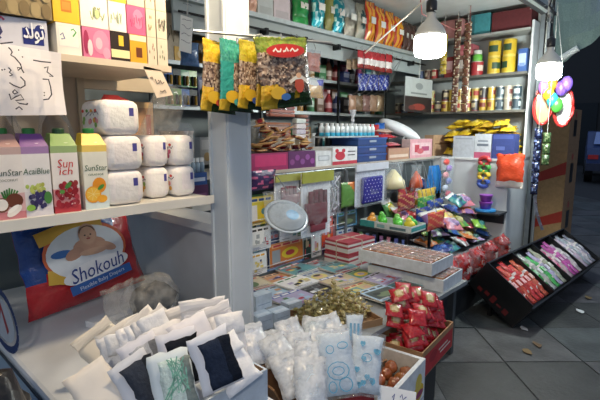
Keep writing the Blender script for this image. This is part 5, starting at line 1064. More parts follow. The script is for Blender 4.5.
for row, z in ((0, SA), (1, SA+.121)):
    for i in range(17):
        px = 407+6.95*i
        if row == 1 and (px < 424 or 444 < px < 449): continue
        y = .155+.083*(16-i)
        kd = K1[(i*3+row*2) % 5] if 4 < i < 14 else (('4a5a78', 'c8ccd0', '7a8aa0', 'blue and white tin') if i % 2 else ('5a5048', 'c8c0a8', 'a83a34', 'brown tin with a cream label')) if i <= 4 else (('3a4a54', 'c8d0d0', '8a9aa0', 'dark teal tin with white patches') if i % 2 == 0 else ('a8a090', '6a3a34', 'c0b8a0', 'grey tin with a red brown band'))
        tin(f'{kd[3]}, {ORD[16-i]} from the post, {("bottom", "second")[row]} tin row', y, z, .039, .119, kd[:3], 'tins on the lower wall shelf')
# upper shelf: big yellow tins two high, red tin, jar, small tins
for i, px in enumerate((494, 509)):
    y = tin_y(px, 60, 3.72)
    for row in range(2): tin(f'big yellow powder tin, {("lower", "upper")[row]} one of the {("left", "right")[i]} pair on the top shelf', y, SB+.166*row, .062, .165, ('c9a82c', '2f4a34', 'd8c060'), 'big yellow tins', 'c8b450')
    tin(f'yellow tin standing behind the {("left", "right")[i]} pair of big yellow tins', y-.03, SB, .05, .2, ('b8982c', '3a4a34', 'c8b050'), 'big yellow tins', 'b8a440', x=3.85)
y = tin_y(477, 62, 3.72); tin('red tin under a green lidded jar on the top shelf', y, SB, .062, .15, ('a83236', 'd8c8b8', 'c04a44'), None, 'c8c4b8')
t = thing('green_jar', 'small jar with a bright green band on top of the red tin', 'jar', (3.727, y, SB+.1505)); obj('body', MB().lathe([(.045, 0), (.05, .01), (.05, .06), (.04, .07)], 14, '6ab84a'), 'plastic', t, smooth=True); obj('lid', MB().lathe([(.042, .07), (.042, .11), (0, .112)], 14, 'd0d0c8'), 'plastic', t)
for i, px in enumerate((421, 428, 435, 442)): tin(f'small tin, {ORD[i]} from the left on the upper shelf behind the bulb', tin_y(px, 70, 3.7), SB, .036, .11, [('5a6a8a', 'c8ccd0', '8a98a8'), ('6a4a3a', 'c8b8a0', 'a86a4a'), ('a83a3a', 'd8c8a8', 'b8584a'), ('3a4448', 'b8b8a8', '8a3a34')][i], 'small tins behind the bulb')
for i, (px, c, lab) in enumerate(((519, '3f5f9a', 'blue carton of milk powder at the post end of the upper shelf'), (450, '8a2f30', 'dark red carton on the upper shelf behind the sachet strips'), (461, '6a5040', 'brown carton on the upper shelf behind the sachet strips'))):
    y = tin_y(px, 60, 3.7); pbox('milk_carton', lab, 'carton', 3.67, 3.8, y-.055 if i else .08, y+.045 if i else .16, SB, SB+.22, c, [('l', 'r', .1, .9, .3, .8, mixc(c, 'ffffff', .6)), ('l', 'r', .2, .8, .25, .4, mixc(c, 'ffffff', .3))])
# top: pink, teal and dark red boxes hung near the ceiling
t = thing('top_shelf', 'narrow top board under the ceiling on the right wall', 'shelf', (3.66, 0, 2.42)); obj('board', B(-.02, .24, .06, 1.62, -.02, 0, '9a9c98'), 'paint', t); obj('front_edge', B(-.025, -.02, .06, 1.62, -.022, 0, 'c0c2be'), 'metal', t)
def tbox(label, r4, col, pr=()):
    y0, y1, z0, z1 = FX(*r4, 3.67); pbox('storage_box', label, 'box', 3.67, 3.88, y0, y1, 2.42, min(2.64, max(z1, 2.52)), col, pr, 0, None, 'card')
tbox('dark red storage box under the ceiling near the post', (492, 10, 531, 32), '5c2226'); tbox('teal storage box under the ceiling', (471, 14, 490, 34), '3f8a92', [('l', 'r', .05, .2, 0, 1, '2f6a72')]); tbox('pale pink storage box under the ceiling', (441, 20, 462, 38), 'b8807e'); tbox('green storage bag box under the ceiling behind the bulb', (425, 22, 440, 40), '3a6a4a')
y0, y1, z0, z1 = FX(462, 36, 488, 52, 3.67); pbox('pink_box', 'wide pink box standing on the small tins of the upper shelf', 'box', 3.68, 3.86, tin_y(488, 45, 3.68)+.16, tin_y(463, 45, 3.68)+.08, SB+.224, SB+.33, 'b8626a', [('l', 'r', .05, .95, .1, .4, 'c87a80')])
# sachet strips hanging before the tins
for k, (px, y0_, y1_, c, lab) in enumerate([(443, 34, 74, 'b8a040', 'strip of yellow sachets hanging beside the bulb'), (456, 20, 112, '5a3a2c', 'left long strip of dark brown sachets before the tins'), (466, 22, 112, '6a4632', 'right long strip of dark brown sachets before the tins')]):
    x = 3.55; z0, z1 = at(px, y1_, x=x).z, at(px, y0_, x=x).z; y = at(px, 70, x=x).y; t = thing('sachet_strip', lab, 'sachet strip', (x, y, z0)); n = max(4, int((z1-z0)/.085)); h = (z1-z0)/n
    r2 = random.Random(k); sme = mesh(MB().pillow(.075, h*.97, .02, lambda u, v: 'c8b8a0' if r2.random() < .12 else jit(c, .06, r2), 5, 6, seed=k, wob=.3).xf(Matrix.Rotation(-math.pi/2, 4, 'Z')), True)
    for i in range(n): obj('sachet', sme, 'wrap', t, (0, 0, h*i))
    obj('cord', MB().tube([(0, 0, z1-z0-.01), (0, 0, 2.66-z0)], .003, 'c8c8c0', 5), 'cloth', t)
# calendar card
x0, x1, z0, z1 = FY(405, 78, 432, 112, 1.0); t = thing('price_board', 'hanging card with a grey top and a dark red picture below', 'card', ((x0+x1)/2-.0, 1.0, z0)); w, h = x1-x0, z1-z0
obj('card', B(-w/2, w/2, 0, .008, 0, h, {'*': 'b4bab8'}), 'print', t); q = MB(); F_ = FRONT(-w/2, 0, 0); q.pr(F_, 0, w, 0, h*.45, '2a2426'); q.pe(F_, w*.5, h*.15, w*.25, h*.1, '8a3a34', .0008); q.pe(F_, w*.25, h*.12, w*.12, h*.07, '6a2f2c', .001); q.pe(F_, w*.5, h*.76, w*.14, h*.1, '8a9090', .0006); q.pr(F_, w*.2, w*.8, h*.52, h*.57, '7a8080'); obj('printed_design', q, 'print', t)
obj('cord', MB().tube([(0, .004, h), (0, .004, 2.66-z0)], .003, 'c8c8c0', 5), 'cloth', t)

# ================================================================ BACK WALL AND TOP SHELF
UZ = 2.265
t = thing('glass_shelf', 'long overhead shelf carrying snack bags along the back', 'shelf', (2.1, 1.1, UZ)); obj('board', B(-1.6, 1.5, 0, .56, -.02, 0, '9aa6a6'), 'paint', t); obj('front_edge', B(-1.6, 1.5, -.008, 0, -.026, .004, 'c4cccc'), 'metal', t)
struct('trim_6', B(.5, 3.6, 1.16, 1.18, UZ-.2, UZ-.021, 'a4aeae'), 'paint')
t = thing('rail', 'black rail with clips under the long overhead shelf', 'rail', (2.1, 1.1, UZ)); obj('rod', MB().tube([(-1.6, .0, -.1), (1.5, .0, -.1)], .008, '1e2022', 8), 'metal', t)
for i in range(7): obj('clip', B(-1.3+.42*i-.012, -1.3+.42*i+.012, -.012, .06, -.13, -.085, '2a2c2e'), 'metal', t)
def ubag(label, px0, px1, py0, col, mat='wrap', t_=.09, nm='snack_bag', group=None, y=1.16, cat='snack bag'):
    x0, x1 = at(px0, 30, y=y).x, at(px1, 30, y=y).x; z1 = at((px0+px1)/2, py0, y=y).z
    t = thing(nm, label, cat, ((x0+x1)/2, y, UZ+.005), 0, group); w, h = (x1-x0)*.96, min(z1-UZ, .385)
    obj('pack', MB().pillow(w, h, t_, col, 9, 10, seed=int(px0), wob=.3), mat, t, smooth=True)
    q = MB().pillow(w*.5, h*.16, .01, mixc('f0f0ea', 'c0c0b8', R.random()), 5, 3, c=(0, -t_/2-.004, h*.45)); obj('label', q, 'print', t)
cboxu = lambda lab, px0, px1, c, y=1.14: pbox('shelf_box', lab, 'box', at(px0, 10, y=y).x, at(px1, 10, y=y).x, y, y+.2, UZ+.005, UZ+.2, c, [('f', 'r', .1, .9, .1, .35, mixc(c, '8a8a8a', .3))])
cboxu('pale grey box at the left end of the overhead shelf', 258, 273, 'b9c0c0'); cboxu('pinkish white box second on the overhead shelf', 274, 290, 'c8bcc0')
ubag('peach paper bag hanging over the pillar end of the overhead shelf', 243, 257, -20, 'd8a890'); ubag('green bag on the overhead shelf', 292, 308, -10, lambda u, v: '1f8a3f' if v > .2 else '2fa04f'); 
ubag('left teal foil bag on the overhead shelf', 311, 324, -12, lambda u, v: '2a9aa8' if (u*3+v*2) % 1 > .35 else 'a8d0d0', 'foil'); ubag('olive snack bag between the teal bags', 324.5, 332, -8, '8a8a4a'); ubag('right teal foil bag on the overhead shelf', 332.5, 343, -6, lambda u, v: '2a94a4' if (u*2+v*3) % 1 > .3 else 'b0d4d4', 'foil')
ubag('silver clear snack bag on the overhead shelf', 343.5, 355, 0, lambda u, v: '9a9488' if v < .5 else 'b8c0c0', 'foil'); ubag('silver bag with a dark picture beside the orange bags', 355.5, 364, 4, lambda u, v: '3a5a5c' if math.hypot(u-.5, v-.55) < .25 else 'a8a89c', 'foil')
ors = lambda u, v: 'b8321f' if (u*3.2) % 1 < .45 else 'd8982a'
for k, (a_, b_, p_) in enumerate(((364.5, 374, 2), (374.5, 384, 8), (384.5, 393, 12), (393.5, 402, 18))): ubag(f'orange and yellow striped snack bag, {ORD[k]} from the left on the overhead shelf', a_, b_, p_, ors, group='orange striped snack bags')
for k in range(3): ubag(f'dark brown snack bag, {ORD[k]} after the orange bags on the overhead shelf', 403+4.5*k, 407.2+4.5*k, 22+2*k, 'b8a898' if 0 else '4a3028', group='dark brown snack bags', t_=.06)
# packs hanging from the rail
def rpack(name, label, cat, r4, y, col, t_=.05, film=True, group=None, seed=0):
    x0, x1, z0, z1 = FY(*r4, y); t = thing(name, label, cat, ((x0+x1)/2, y, z0), 0, group); w, h = x1-x0, z1-z0
    obj('pack', MB().pillow(w*.92, h*.85, t_, col, 9, 9, seed=seed, wob=.35, c=(0, 0, h*.02)), 'wrap', t, smooth=True)
    if film: obj('film', MB().pillow(w, h, t_*1.25, 'ffffff', 8, 8, seed=seed, wob=.2), 'clear', t, smooth=True)
    obj('hook', MB().tube([(0, 0, h*.9), (0, min(-.02, (1.1-y)*.3), h+.01), (0, 1.1-y, UZ-.0885-z0)], .003, '9a9a9a', 5), 'metal', t)
    return t
rpack('nut_pack', 'clear pack of reddish nuts hanging right of the seed bags', 'snack pack', (282, 40, 306, 74), 1.06, lambda u, v: '8a4438' if v > .45 else 'b8b8b8', seed=1)
rpack('nut_pack', 'small clear pack of pinkish nuts beside the reddish nuts', 'snack pack', (306, 50, 320, 72), 1.08, lambda u, v: 'a8685c', seed=2)
rpack('nut_pack', 'clear pack of tan nuts with a blue sticker', 'snack pack', (288, 76, 322, 98), .98, lambda u, v: '3a3fb0' if u > .75 and v > .7 else ('b8935a' if v < .7 else 'c0c4c4'), seed=3)
for k in range(6): rpack('red_snack_pack', f'red and white snack pack, {ORD[k]} from the left under the overhead shelf', 'snack pack', (353+5*k, 48+k*.9, 360+5*k, 69+k), 1.09+.01*k, lambda u, v: 'a82a30' if v > .55 else ('d8d0cc' if v > .2 else '8a2a2c'), .03, False, 'red snack packs on the rail', k)
for k in range(6): rpack('blue_snack_pack', f'dark blue snack pack, {ORD[k]} from the left below the red packs', 'snack pack', (356+4.6*k, 71+k*.5, 362+4.6*k, 91), 1.22+.012*k, lambda u, v: '2a3a94' if (u+v*2) % .7 > .15 else 'b0b8d8', .03, False, 'dark blue snack packs on the rail', 10+k)
for k in range(3): rpack('cream_snack_pack', f'cream snack pack, {ORD[k]} from the left beside the red packs', 'snack pack', (343+3.5*k, 58, 348.5+3.5*k, 70), 1.18+.01*k, 'b8a488', .03, False, 'cream snack packs on the rail', 20+k)
for k in range(5): rpack('brown_snack_pack', f'brown snack pack, {ORD[k]} from the left in the lowest hanging row', 'snack pack', (345+7*k, 93, 353+7*k, 112), 1.3+.01*k, jit('8a6a54', .07), .04, False, 'brown snack packs in the lowest row', 30+k)
# back shelves with bottles, jars, boxes
for k, (z, lab) in enumerate(((1.62, 'lower back shelf of small bottles and boxes'), (1.92, 'upper back shelf of small bottles and boxes'))):
    t = thing('back_shelf', lab, 'shelf', (2.0, 1.4, z)); obj('board', B(-1.6, 1.6, 0, .255, -.02, 0, '4a5052'), 'paint', t); obj('front_edge', B(-1.6, 1.6, -.005, 0, -.022, .005, 'a4acac'), 'metal', t)
for k, x in enumerate((.45, 1.42, 2.42, 3.25)): one('shelf_standard', B(x-.012, x+.012, 1.38, 1.392, CZ, UZ-.03, ['3a4042', '22262a', '1c1f22', '9aa4a6'][k]).box(x-.01, x+.01, 1.376, 1.38, CZ, UZ-.03, '2a2e30'), 'metal', ['leftmost', 'second', 'third', 'rightmost'][k]+' upright of the back shelves behind the counter', 'upright')
rr = random.Random(90); BC = [('green', '3a7a48'), ('white', 'c8cccc'), ('pink', 'b85a80'), ('dark blue', '34447a'), ('brown', '6a4a38'), ('amber', 'b0803a'), ('teal', '3a8084'), ('black', '26282a'), ('red', 'a03438')]
meshc = {}
for si, (z, nm) in enumerate(((1.62, 'lower'), (1.92, 'upper'), (CZ, 'counter level'))):
    for i in range(19):
        if si == 2: continue
        x = .95+.128*i+rr.uniform(-.02, .02); cn, c = BC[(i*4+si*5) % 9]
        if i % 3 == 1:
            pbox('small_product_box', f'{cn} product box, {ORD[i]} from the left on the {nm} back shelf', 'box', x-.05, x+.05, 1.43, 1.52, z, z+rr.uniform(.1, .18), c, [('f', 'r', .1, .9, .5, .85, mixc(c, 'ffffff', .5)), ('f', 'r', .2, .7, .15, .3, mixc(c, 'ffffff', .3))], 0, 'products on the back shelves')
        else:
            t = thing('small_bottle', f'{cn} bottle, {ORD[i]} from the left on the {nm} back shelf', 'bottle', (x, 1.47, z), 0, 'products on the back shelves')
            if (cn, i % 2) not in meshc: meshc[(cn, i % 2)] = (mesh(MB().lathe([(.036, 0), (.038, .01), (.038, .05), (.038, .1), (.038, .13), (.016, .155+.02*(i % 2)), (.014, .17+.02*(i % 2))], 12, [c, c, mixc(c, 'ffffff', .55), c, c, c]), True), mesh(MB().lathe([(.017, .17+.02*(i % 2)), (.017, .2+.02*(i % 2)), (0, .202+.02*(i % 2))], 10, mixc(c, 'ffffff', .7)), False))
            obj('body', meshc[(cn, i % 2)][0], 'plastic', t); obj('cap', meshc[(cn, i % 2)][1], 'plastic', t)
rr = random.Random(91)
for si, (z, nm) in enumerate(((CZ, 'counter level'), (1.62, 'lower'), (1.92, 'upper'))):
    for i in range(16):
        cn, c = BC[(i*5+si*2+1) % 9]; x = 1.0+.145*i; h = rr.uniform(.16, .26) if si else rr.uniform(.2, .36)
        if 0 < si and x > 3.5: continue
        pbox('stock_box', f'{cn} upright stock box, {ORD[i]} from the left at the {nm} back', 'box', x-.06, x+.06, 1.56, 1.64, z, z+min(h, .27 if si == 1 else .3), c, [('f', 'r', .1, .9, .55, .9, mixc(c, 'ffffff', .55)), ('f', 'e', .25, .75, .12, .45, mixc(c, 'd8a040', .5))], 0, 'stock boxes at the back')
for k in range(1):
    x0, x1 = at(156, 40, y=1.41).x, at(179, 40, y=1.41).x; rn = random.Random(k); z = 1.9205+.2*k
    pbox('cream_carton', 'tall cream carton with brown sketches in the deep corner', 'carton', x0, x1, 1.41, 1.6, z, z+.31, 'c9bca4', [('f', 's', squig(rn, 5, .15+.25*i, .35+.25*i, .25, .8), .006, '6a5f50') for i in range(3)], 0, None, 'card')
# left deep corner seen between the tissue boxes and the pillar
for k, (px, py, c, lab) in enumerate([(173, 72, 'b03a30', 'red round pack on the deep shelf left of the pillar'), (186, 72, 'd8a83a', 'yellow and orange pack on the deep shelf left of the pillar'), (196, 71, 'd09040', 'orange pack next to the seed bags on the deep shelf')]):
    p = at(px, py, y=1.36); pbox('deep_pack', lab, 'pack', p.x-.055, p.x+.055, 1.405, 1.425, 1.921, 2.02, c, [('f', 'e', .2, .8, .2, .8, mixc(c, 'ffffff', .4))]) if k else None
for j, z in enumerate((1.62, 1.62+.13)):
    for i in range(4):
        c = ['2f8a4a', '7ab84a', '2a62a8', '2a3a34'][(i+j*2) % 4]; x = at(172+8*i, 105, y=1.36).x
        t = thing('battery_card', f'{["green", "lime", "blue", "dark"][(i+j*2) % 4]} battery card, {ORD[i]} from the left in the {("lower", "upper")[j]} deep row', 'battery card', (x, 1.385, z+.001), 0, 'battery cards in the deep corner'); obj('card', B(-.032, .032, 0, .004, 0, .115, c), 'print', t)
        obj('battery', MB().lathe([(.009, .01), (.009, .07), (.004, .074)], 8, '1c1d20', (-.012, -.01, 0)), 'metal', t); obj('battery', MB().lathe([(.009, .01), (.009, .07), (.004, .074)], 8, 'b08a3a', (.012, -.01, 0)), 'metal', t)
p0 = at(179, 15, y=.9); x0, x1, z0, z1 = FY(179, 16, 190, 52, .9); t = thing('paper_strip', 'long white paper strip with faint writing hanging in the deep corner', 'paper', ((x0+x1)/2, .9, z0), (0, .1, 0)); obj('sheet', B(-.04, .04, 0, .001, 0, z1-z0, 'd6d6d0'), 'paper', t); q = MB(); [q.pl(FRONT(-.04, 0, 0), squig(random.Random(i), 5, .01, .07, .05+.04*i, .065+.04*i), .003, '6a6a70') for i in range(6)]; obj('handwriting', q, 'paper', t); obj('string', MB().tube([(0, 0, z1-z0), (0, 0, 2.66-z0)], .002, 'c0c0b8', 4), 'cloth', t)
hang_pack('blue_bag', 'crumpled blue bag hanging in the deep corner left of the pillar', 'bag', (180, 42, 199, 66), 1.0, col='4a6a94', t_=.06, seed=91, hook_z=2.66)
# wrapped cups and bottles standing on the ledge behind the tissue packs
for k in range(3):
    t = thing('wrapped_cups', ['left', 'middle', 'right'][k]+' stack of film wrapped brownish cups behind the tissue packs', 'cup stack', (.15+.1*(k % 2), .69 if k < 2 else .585, CZ-.0995), (0, 0, .3), 'wrapped cup stacks'); obj('cups', MB().lathe([(.035, 0), (.038, .2), (.042, .26), (.038, .34), (.045, .36)], 12, ['b8a898', 'a89484', 'c8bcae']), 'paper', t, smooth=True); obj('film', MB().lathe([(.04, 0), (.044, .2), (.049, .37), (.025, .40), (.0, .402)], 12, 'ffffff'), 'clear', t, smooth=True)
one('inner_shelf', B(-.2, .38, .44, 1.0, CZ-.1-.004, CZ-.1, 'bdb7aa').box(-.2, .38, .44, .45, CZ-.104, CZ-.09, 'd0cabd') if 0 else B(.105, .305, .44, .78, CZ-.12, CZ-.1, 'bdb7aa').box(.105, .305, .43, .44, CZ-.125, CZ-.095, 'd0cabd'), 'paint', 'pale inner shelf behind the pillar', 'shelf')
p = at(203, 168, y=.47); pbox('purple_carton', 'dark purple carton standing behind the right tissue packs', 'carton', .11, .22, .46, .52, CZ-.1, CZ+.0, '5a2f52', [('f', 'r', .1, .9, .4, .6, '7a4a70')]); pbox('blue_pack', 'blue pack lying on the dark purple carton', 'pack', .112, .218, .465, .515, CZ, CZ+.06, '2f4f8a', [('f', 'r', .3, .9, .3, .6, 'c8d0e0')])
for k in range(4): t = thing('white_cap_bottle', f'white capped bottle, {ORD[k]} from the left above the blue pack', 'bottle', (.13+.026*k, .49, CZ+.0605), 0, 'white capped bottles by the pillar'); obj('body', MB().lathe([(.011, 0), (.012, .04), (.006, .05)], 10, '8aa0b0'), 'plastic', t, smooth=True); obj('cap', MB().lathe([(.009, .05), (.009, .07), (0, .071)], 10, 'e8ecec'), 'plastic', t)

# ================================================================ SEED BAGS AT THE PILLAR
rod_z = at(250, 38, y=-.17).z; t = thing('seed_rod', 'thin steel rod fixed to the pillar from which the seed bags hang', 'rod', (0, -.056, rod_z)); obj('rod', MB().tube([(-.2, -.02, .012), (.27, -.22, .012)], .005, 'a9aeb2', 8), 'metal', t); obj('bracket', MB().tube([(0, 0, .012), (0, -.13, .012)], .006, 'a9aeb2', 8), 'metal', t)
SB_ = [((201, 38, 224, 112), -.13, 'c9a52e', 'yellow seed bag farthest left at the pillar'), ((213, 38, 238, 111), -.145, '3f8f80', 'teal topped seed bag second from the left'), ((224, 39, 247, 109), -.16, 'a89a2e', 'olive seed bag third from the left'), ((236, 40, 260, 107), -.175, '7a7a2c', 'dark olive seed bag behind the red badge bag'), ((250, 40, 297, 108), -.195, '6a7a2c', 'large seed bag with a red oval badge in front')]
for k, (r4, y, c, lab) in enumerate(SB_):
    x0, x1, z0, z1 = FY(*r4, y); w, h = x1-x0, z1-z0; w2 = w if k == 4 else .15; r2 = random.Random(k+5)
    t = thing('seed_bag', lab, 'seed bag', ([-.12, -.07, -.02, .03][k] if k < 4 else (x0+x1)/2+.005, [-.092, -.128, -.164, -.2, -.255][k], z0), (0, [.08, .04, .05, .02, -.12][k], [0, 0, 0, 0, -.12][k]), 'sunflower seed bags at the pillar')
    def sc(u, v, k=k, c=c):
        if v > (.78 if k == 4 else .68): return jit(c, .05, r2)
        if k == 1 and u < .35 and v > .15: return '2f8f86'
        if v < .14: return '26401f' if u > .3 else 'c9a832'
        if v < .34 and (u < .28 or .6 < u < .7): return jit('c9a22c', .05, r2)
        if v < .2 and u > .4: return '2f4a26'
        return r2.choice(['6b5648', '8a7464', '4d3d34', '9c8a7a', '73625a', 'b0a090'])
    obj('bag', MB().pillow(w2, h, .05 if k == 4 else .028, sc, 30, 38, seed=k, wob=.12, seal=.05), 'wrap', t, smooth=True)
    q = MB(); r3 = random.Random(k); F_ = FRONT(-w2/2, -.0285 if k == 4 else -.0165, 0)
    if k == 4:
        q.pe(F_, w*.46, h*.80, w*.36, h*.095, 'c03a34', .002, 20); q.pe(F_, w*.46, h*.80, w*.31, h*.07, 'c8302a', .0024, 20)
        for pts in ([(.22, .79), (.27, .83), (.3, .79), (.35, .79), (.37, .83)], [(.4, .79), (.45, .8), (.47, .84), (.5, .79)], [(.53, .79), (.58, .83), (.62, .79), (.66, .8), (.69, .82)]): q.pl(F_, [(u*w, v*h) for u, v in pts], .006, 'f4ece4', .003)
        q.pe(F_, w*.66, h*.32, w*.09, h*.12, 'b8503a', .002); q.pe(F_, w*.66, h*.45, w*.05, h*.04, 'd8b090', .0024); q.pl(F_, [(w*.48, h*.36), (w*.6, h*.42), (w*.72, h*.42), (w*.84, h*.34)], .012, 'd8d8d4', .0022); q.pe(F_, w*.25, h*.22, w*.14, h*.09, 'd0aa30', .002); q.pe(F_, w*.38, h*.16, w*.09, h*.05, '3a6ab0', .0024)
    else:
        q.pe(F_, w2*.3, h*.2, w2*.2, h*.09, 'd0aa30', .002); q.pe(F_, w2*.45, h*.13, w2*.12, h*.05, ['b84a3a', '3a9aa0', '3a5ab0', '4a8a3a'][k], .0024)
    obj('printed_design', q, 'print', t)
    obj('hook', MB().tube([(0, 0, h*.97), (0, .0, h+.012)], .003, '9aa0a4', 5), 'metal', t)

# ================================================================ OUTSIDE RIGHT: cartons, balloons, strips
zz = 0
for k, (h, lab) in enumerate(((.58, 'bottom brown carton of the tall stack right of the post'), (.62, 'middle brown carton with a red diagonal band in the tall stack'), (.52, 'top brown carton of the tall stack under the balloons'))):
    t = thing('brown_carton', lab, 'carton', (5.48, .27, zz), .0, 'tall stack of brown cartons'); obj('body', B(-.28, .28, -.27, .27, 0, h-.002, {'*': 'b08a5c', 'f': '8a6a4c'}), 'card', t)  # front face darker: shade of the unlit side put into the cardboard colour
    obj('tape', B(-.282, .282, -.02, .02, h-.003, h-.001, 'c0a070'), 'plastic', t)
    q = MB(); L_ = LEFT(-.28, .27, 0); F_ = FRONT(-.28, -.27, 0)
    if k < 2: q.add([L_[0]+L_[1]*u+L_[2]*v+L_[3]*.001 for u, v in ((.16, h*.32), (.54, h*.55), (.54, h*.8), (.16, h*.5))], [(0, 1, 2, 3)], 'a83a2c')
    obj('red_band', q, 'print', t) if q.f else None
    q = MB().pr(F_, .2, .36, h*.35, h*.75, '17181c'); q.pe(F_, .28, h*.88, .05, .04, 'a0463a'); obj('hand_hole', q, 'print', t)
    zz += h
p = at(552, 126, y=-.2); yw = cam_yaw(p); t = thing('balloon_toy', 'bunch of colourful balloons and two red rimmed rackets hanging under the outer bulb', 'balloons', p, yw)
sc_ = (p-CAM).dot(FWD)/FPX
def lp(px, py, y=0): return Vector(((px-553)*sc_, y, (124-py)*sc_))
for s_, (px, py) in enumerate(((543, 104), (561, 106))):
    c = lp(px, py); obj('racket_rim', MB().tube([(c.x+.075*math.cos(a*math.pi/8), 0, c.z+.17*math.sin(a*math.pi/8)) for a in range(17)], .016, 'c0302c', 6), 'plastic', t, smooth=True)
    obj('racket_face', MB().lathe([(.07, -.003), (.07, .003)], 20, ['d8a070', 'dcdcd8'][s_], (0, 0, 0), Matrix.Rotation(math.pi/2, 3, 'X')).xf(Matrix.Translation(c) @ Matrix.Diagonal((1, 1, 2.3, 1))), 'plastic', t)
for px, py, c in ((543, 86, 'a86ac0'), (547, 92, 'd8b02a'), (558, 88, '6a4ab0'), (551, 99, '2f8f9a'), (555, 104, '4aa83f'), (549, 83, 'd88a2a'), (562, 84, '7a5ac0')): obj('balloon', MB().blob(.05, .04, .07, c, lp(px, py, -.06), 12, 9), 'plastic', t, smooth=True)
obj('string', MB().tube([lp(553, 90), lp(556, 60, -.05), Matrix.Rotation(-yw, 3, 'Z') @ (Vector((3.96, -.08, 2.59))-p)], .004, 'd0d0c8', 5), 'cloth', t)
def strip(label, x, y, zt, zb, dx, c1, c2, n):
    t = thing('hanging_strip', label, 'sachet strip', (x, y, zb), cam_yaw((x, y, zb))); h = (zt-zb)/n; r2 = random.Random(n)
    for i in range(n): obj('sachet', MB().pillow(.065, h*.96, .03, lambda u, v: c2 if r2.random() < .2 else jit(c1, .04, r2), 5, 6, seed=i, wob=.3), 'wrap', t, (dx*(1-i/n), 0, h*i), smooth=True)
    obj('cord', MB().tube([(0, 0, zt-zb-.02), (0, 0, 2.56-zb), (-.15, .12, 2.57-zb)], .003, 'b8b8b0', 5), 'cloth', t)
p = at(537, 150, y=-.12); strip('strip of dark blue and white sachets hanging outside the post', p.x, -.12, at(537, 128, y=-.12).z, at(535, 194, y=-.12).z, 0, '18203f', '6a78a0', 6)
p = at(546, 150, y=-.2); strip('strip of green sachets hanging before the brown cartons', p.x, -.2, at(546, 132, y=-.2).z, at(546, 165, y=-.2).z, 0, '3a5230', '7a8a60', 3)
p = at(536, 195, y=-.12); t = thing('paper_ribbon', 'pale printed ribbon trailing from the blue sachets to the rack', 'ribbon', (p.x, -.12, 0)); pts = [at(534, 196, y=-.12), at(536, 212, y=-.14), at(539, 222, y=-.15), at(542, 230, y=-.17)]; q = MB()
for a, b_ in zip(pts, pts[1:]): q.add([a+Vector((-.03, 0, 0))-t.location, a+Vector((.03, -.01, 0))-t.location, b_+Vector((.03, -.01, 0))-t.location, b_+Vector((-.03, 0, 0))-t.location], [(0, 1, 2, 3), (3, 2, 1, 0)], 'a0a0aa')
obj('ribbon', q, 'print', t); q = MB(); [q.tube([pts[i].lerp(pts[i+1], .4)-t.location+Vector((-.02, -.012, 0)), pts[i].lerp(pts[i+1], .5)-t.location+Vector((.02, -.018, 0))], .004, '6a3a4a', 4) for i in range(3)]; obj('printed_bar', q, 'print', t)
# litter on the paving
for k, (px, py, lab, c) in enumerate(((580, 312, 'white paper scrap lying on the paving right of the rack', 'c9ccd0'), (524, 329, 'small white paper scrap on the paving before the rack', 'a9acb0'), (537, 345, 'brown leaf on the paving in front', '6a5238'), (527, 352, 'dry yellowish leaf on the paving in front', '7a6440'), (588, 298, 'tan leaf on the paving at the right', '6a5a3c'))):
    p = at(px, py, z=.004); r2 = random.Random(k); q = MB(); n = 7; ring = [(.045*math.cos(i*6.283/n)*(1+r2.uniform(-.3, .3)), .022*math.sin(i*6.283/n)*(1+r2.uniform(-.3, .3)), .004+r2.uniform(0, .008)) for i in range(n)]
    q.add(ring+[(x, y, z-.002) for x, y, z in ring], [tuple(range(n)), tuple(range(2*n-1, n-1, -1))]+[(i, i+n, (i+1) % n+n, (i+1) % n) for i in range(n)], c); one('paper_scrap' if k < 2 else 'dry_leaf', q, 'paper', lab, 'litter', (p.x, p.y, .004), TH)

# prints, labels and lettering belong to the part that carries them (thing > part > sub-part)
CARRIER = ('body', 'pack', 'carton', 'sleeve', 'bag', 'sheet', 'card', 'contents', 'cabinet', 'backing_card')
ON_IT = ('printed_design', 'lettering', 'fruit_picture', 'fruit_badge', 'label', 'handwriting', 'purple_mark', 'baby_picture', 'red_band', 'hand_hole', 'tape', 'heart', 'logo', 'handle', 'seal_flap')
for o in list(scene.objects):
    if o.parent is None and o.type == 'EMPTY':
        main = [c for c in o.children if c.name.split('.')[0] in CARRIER and c.matrix_basis == Matrix.Identity(4)]
        if main:
            for c in list(o.children):
                if c.name.split('.')[0] in ON_IT: c.parent = main[0]

# ================================================================ SETTLING: move soft goods until no surface cuts another
from mathutils.bvhtree import BVHTree
bpy.context.view_layer.update()
class Body:
    def __init__(s, o):
        s.o = o; s.V = []; s.F = []
        def walk(m):
            if m.type == 'MESH':
                b = len(s.V); M = m.matrix_world; s.V += [M @ v.co for v in m.data.vertices]; s.F += [[b+i for i in p.vertices] for p in m.data.polygons]
            for c in m.children: walk(c)
        walk(o); s.bvh = None; s.box()
    def box(s):
        s.lo = [min(v[i] for v in s.V) for i in range(3)]; s.hi = [max(v[i] for v in s.V) for i in range(3)]
    def tree(s):
        if s.bvh is None: s.bvh = BVHTree.FromPolygons(s.V, s.F)
        return s.bvh
    def shift(s, d):
        s.V = [v+d for v in s.V]; s.lo = [s.lo[i]+d[i] for i in range(3)]; s.hi = [s.hi[i]+d[i] for i in range(3)]; s.bvh = None
        s.o.location = s.o.location+d
BOD = [Body(o) for o in list(scene.objects) if o.parent is None and o.type in ('MESH', 'EMPTY') and (o.get('category') or o.get('kind')) and o.name != 'floor']
BOD = [b for b in BOD if b.V]
def hits(b, skip=()):
    return [c for c in BOD if c is not b and c not in skip and all(b.lo[i] < c.hi[i] and c.lo[i] < b.hi[i] for i in range(3)) and b.tree().overlap(c.tree())]
def kin(*names): return [b for b in BOD if b.o.name.split('.')[0] in names]
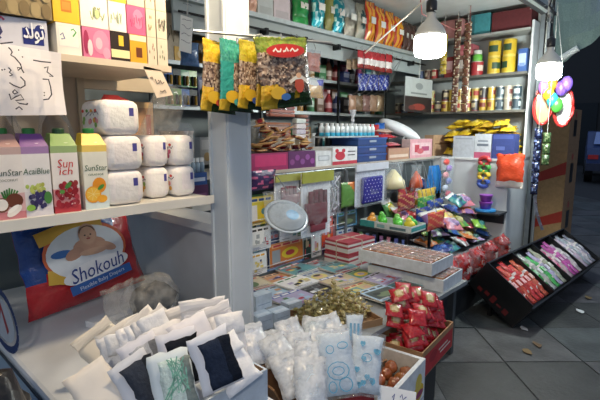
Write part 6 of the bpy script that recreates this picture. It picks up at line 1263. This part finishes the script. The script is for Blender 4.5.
def unclip(movers, d, step=.004, limit=60, later=()):
    """in the given order, slide each mover along d until it is clear of everything except movers still waiting"""
    wait = set(movers) | set(later)
    for b in movers:
        wait.discard(b); dv = (d(b) if callable(d) else Vector(d)).normalized()*step; n = 0
        while n < limit and hits(b, wait): b.shift(dv); n += 1
        if n == limit: b.shift(-dv*limit); LEFT_OVER.append(b.o.name)
LEFT_OVER = []
zs = lambda L: sorted(L, key=lambda b: b.lo[2])
far = lambda L: sorted(L, key=lambda b: -((Vector(b.lo)+Vector(b.hi))/2-CAM).length)
tocam = lambda b: (CAM-(Vector(b.lo)+Vector(b.hi))/2).normalized()+Vector((0, 0, .35))
UP, OUT = (0, 0, 1), (0, -1, 0)
unclip(zs(kin('red_sweet_pack')), UP, .003, 80)
HUNG = ('sachet_pack', 'tassel_pack', 'toy_strip', 'net_pack', 'orange_pack', 'glove_pack', 'purple_pack', 'bowl_pack', 'cable_pack', 'black_cloth')
unclip(zs(kin('toy_pack')), UP, .005, 60, kin(*HUNG))
unclip(zs(kin('biscuit_pack')), UP, .003, 60)
unclip(zs(kin('yellow_snack_bag')), UP, .003, 130)
unclip(zs(kin('wrapped_bun', 'cookie_pack', 'green_snack_bag')), UP, .003, 60)
unclip(zs(kin('gold_sweet')), UP, .002, 40)
unclip(far(kin('white_packet', 'film_packet', 'garment_packet')), tocam, .004, 90)
unclip(far(kin('clear_pouch', 'printed_pouch', 'price_card')), tocam, .005, 90)
unclip(far(kin('seed_bag')), OUT, .004, 60)
unclip(sorted(kin(*HUNG), key=lambda b: -b.lo[1]), OUT, .004, 90)
unclip(sorted(kin('brown_snack_pack', 'blue_snack_pack', 'cream_snack_pack', 'red_snack_pack', 'nut_pack'), key=lambda b: -b.lo[1]), OUT, .004, 80)
unclip(kin('snack_bag'), (1, 0, 0), .002, 30); unclip(kin('plastic_pouch'), (0, 1, 0), .004, 40)
unclip(kin('balloon_toy'), (1, -.3, 0), .005, 50)
print('STILL CLIPPING', LEFT_OVER)
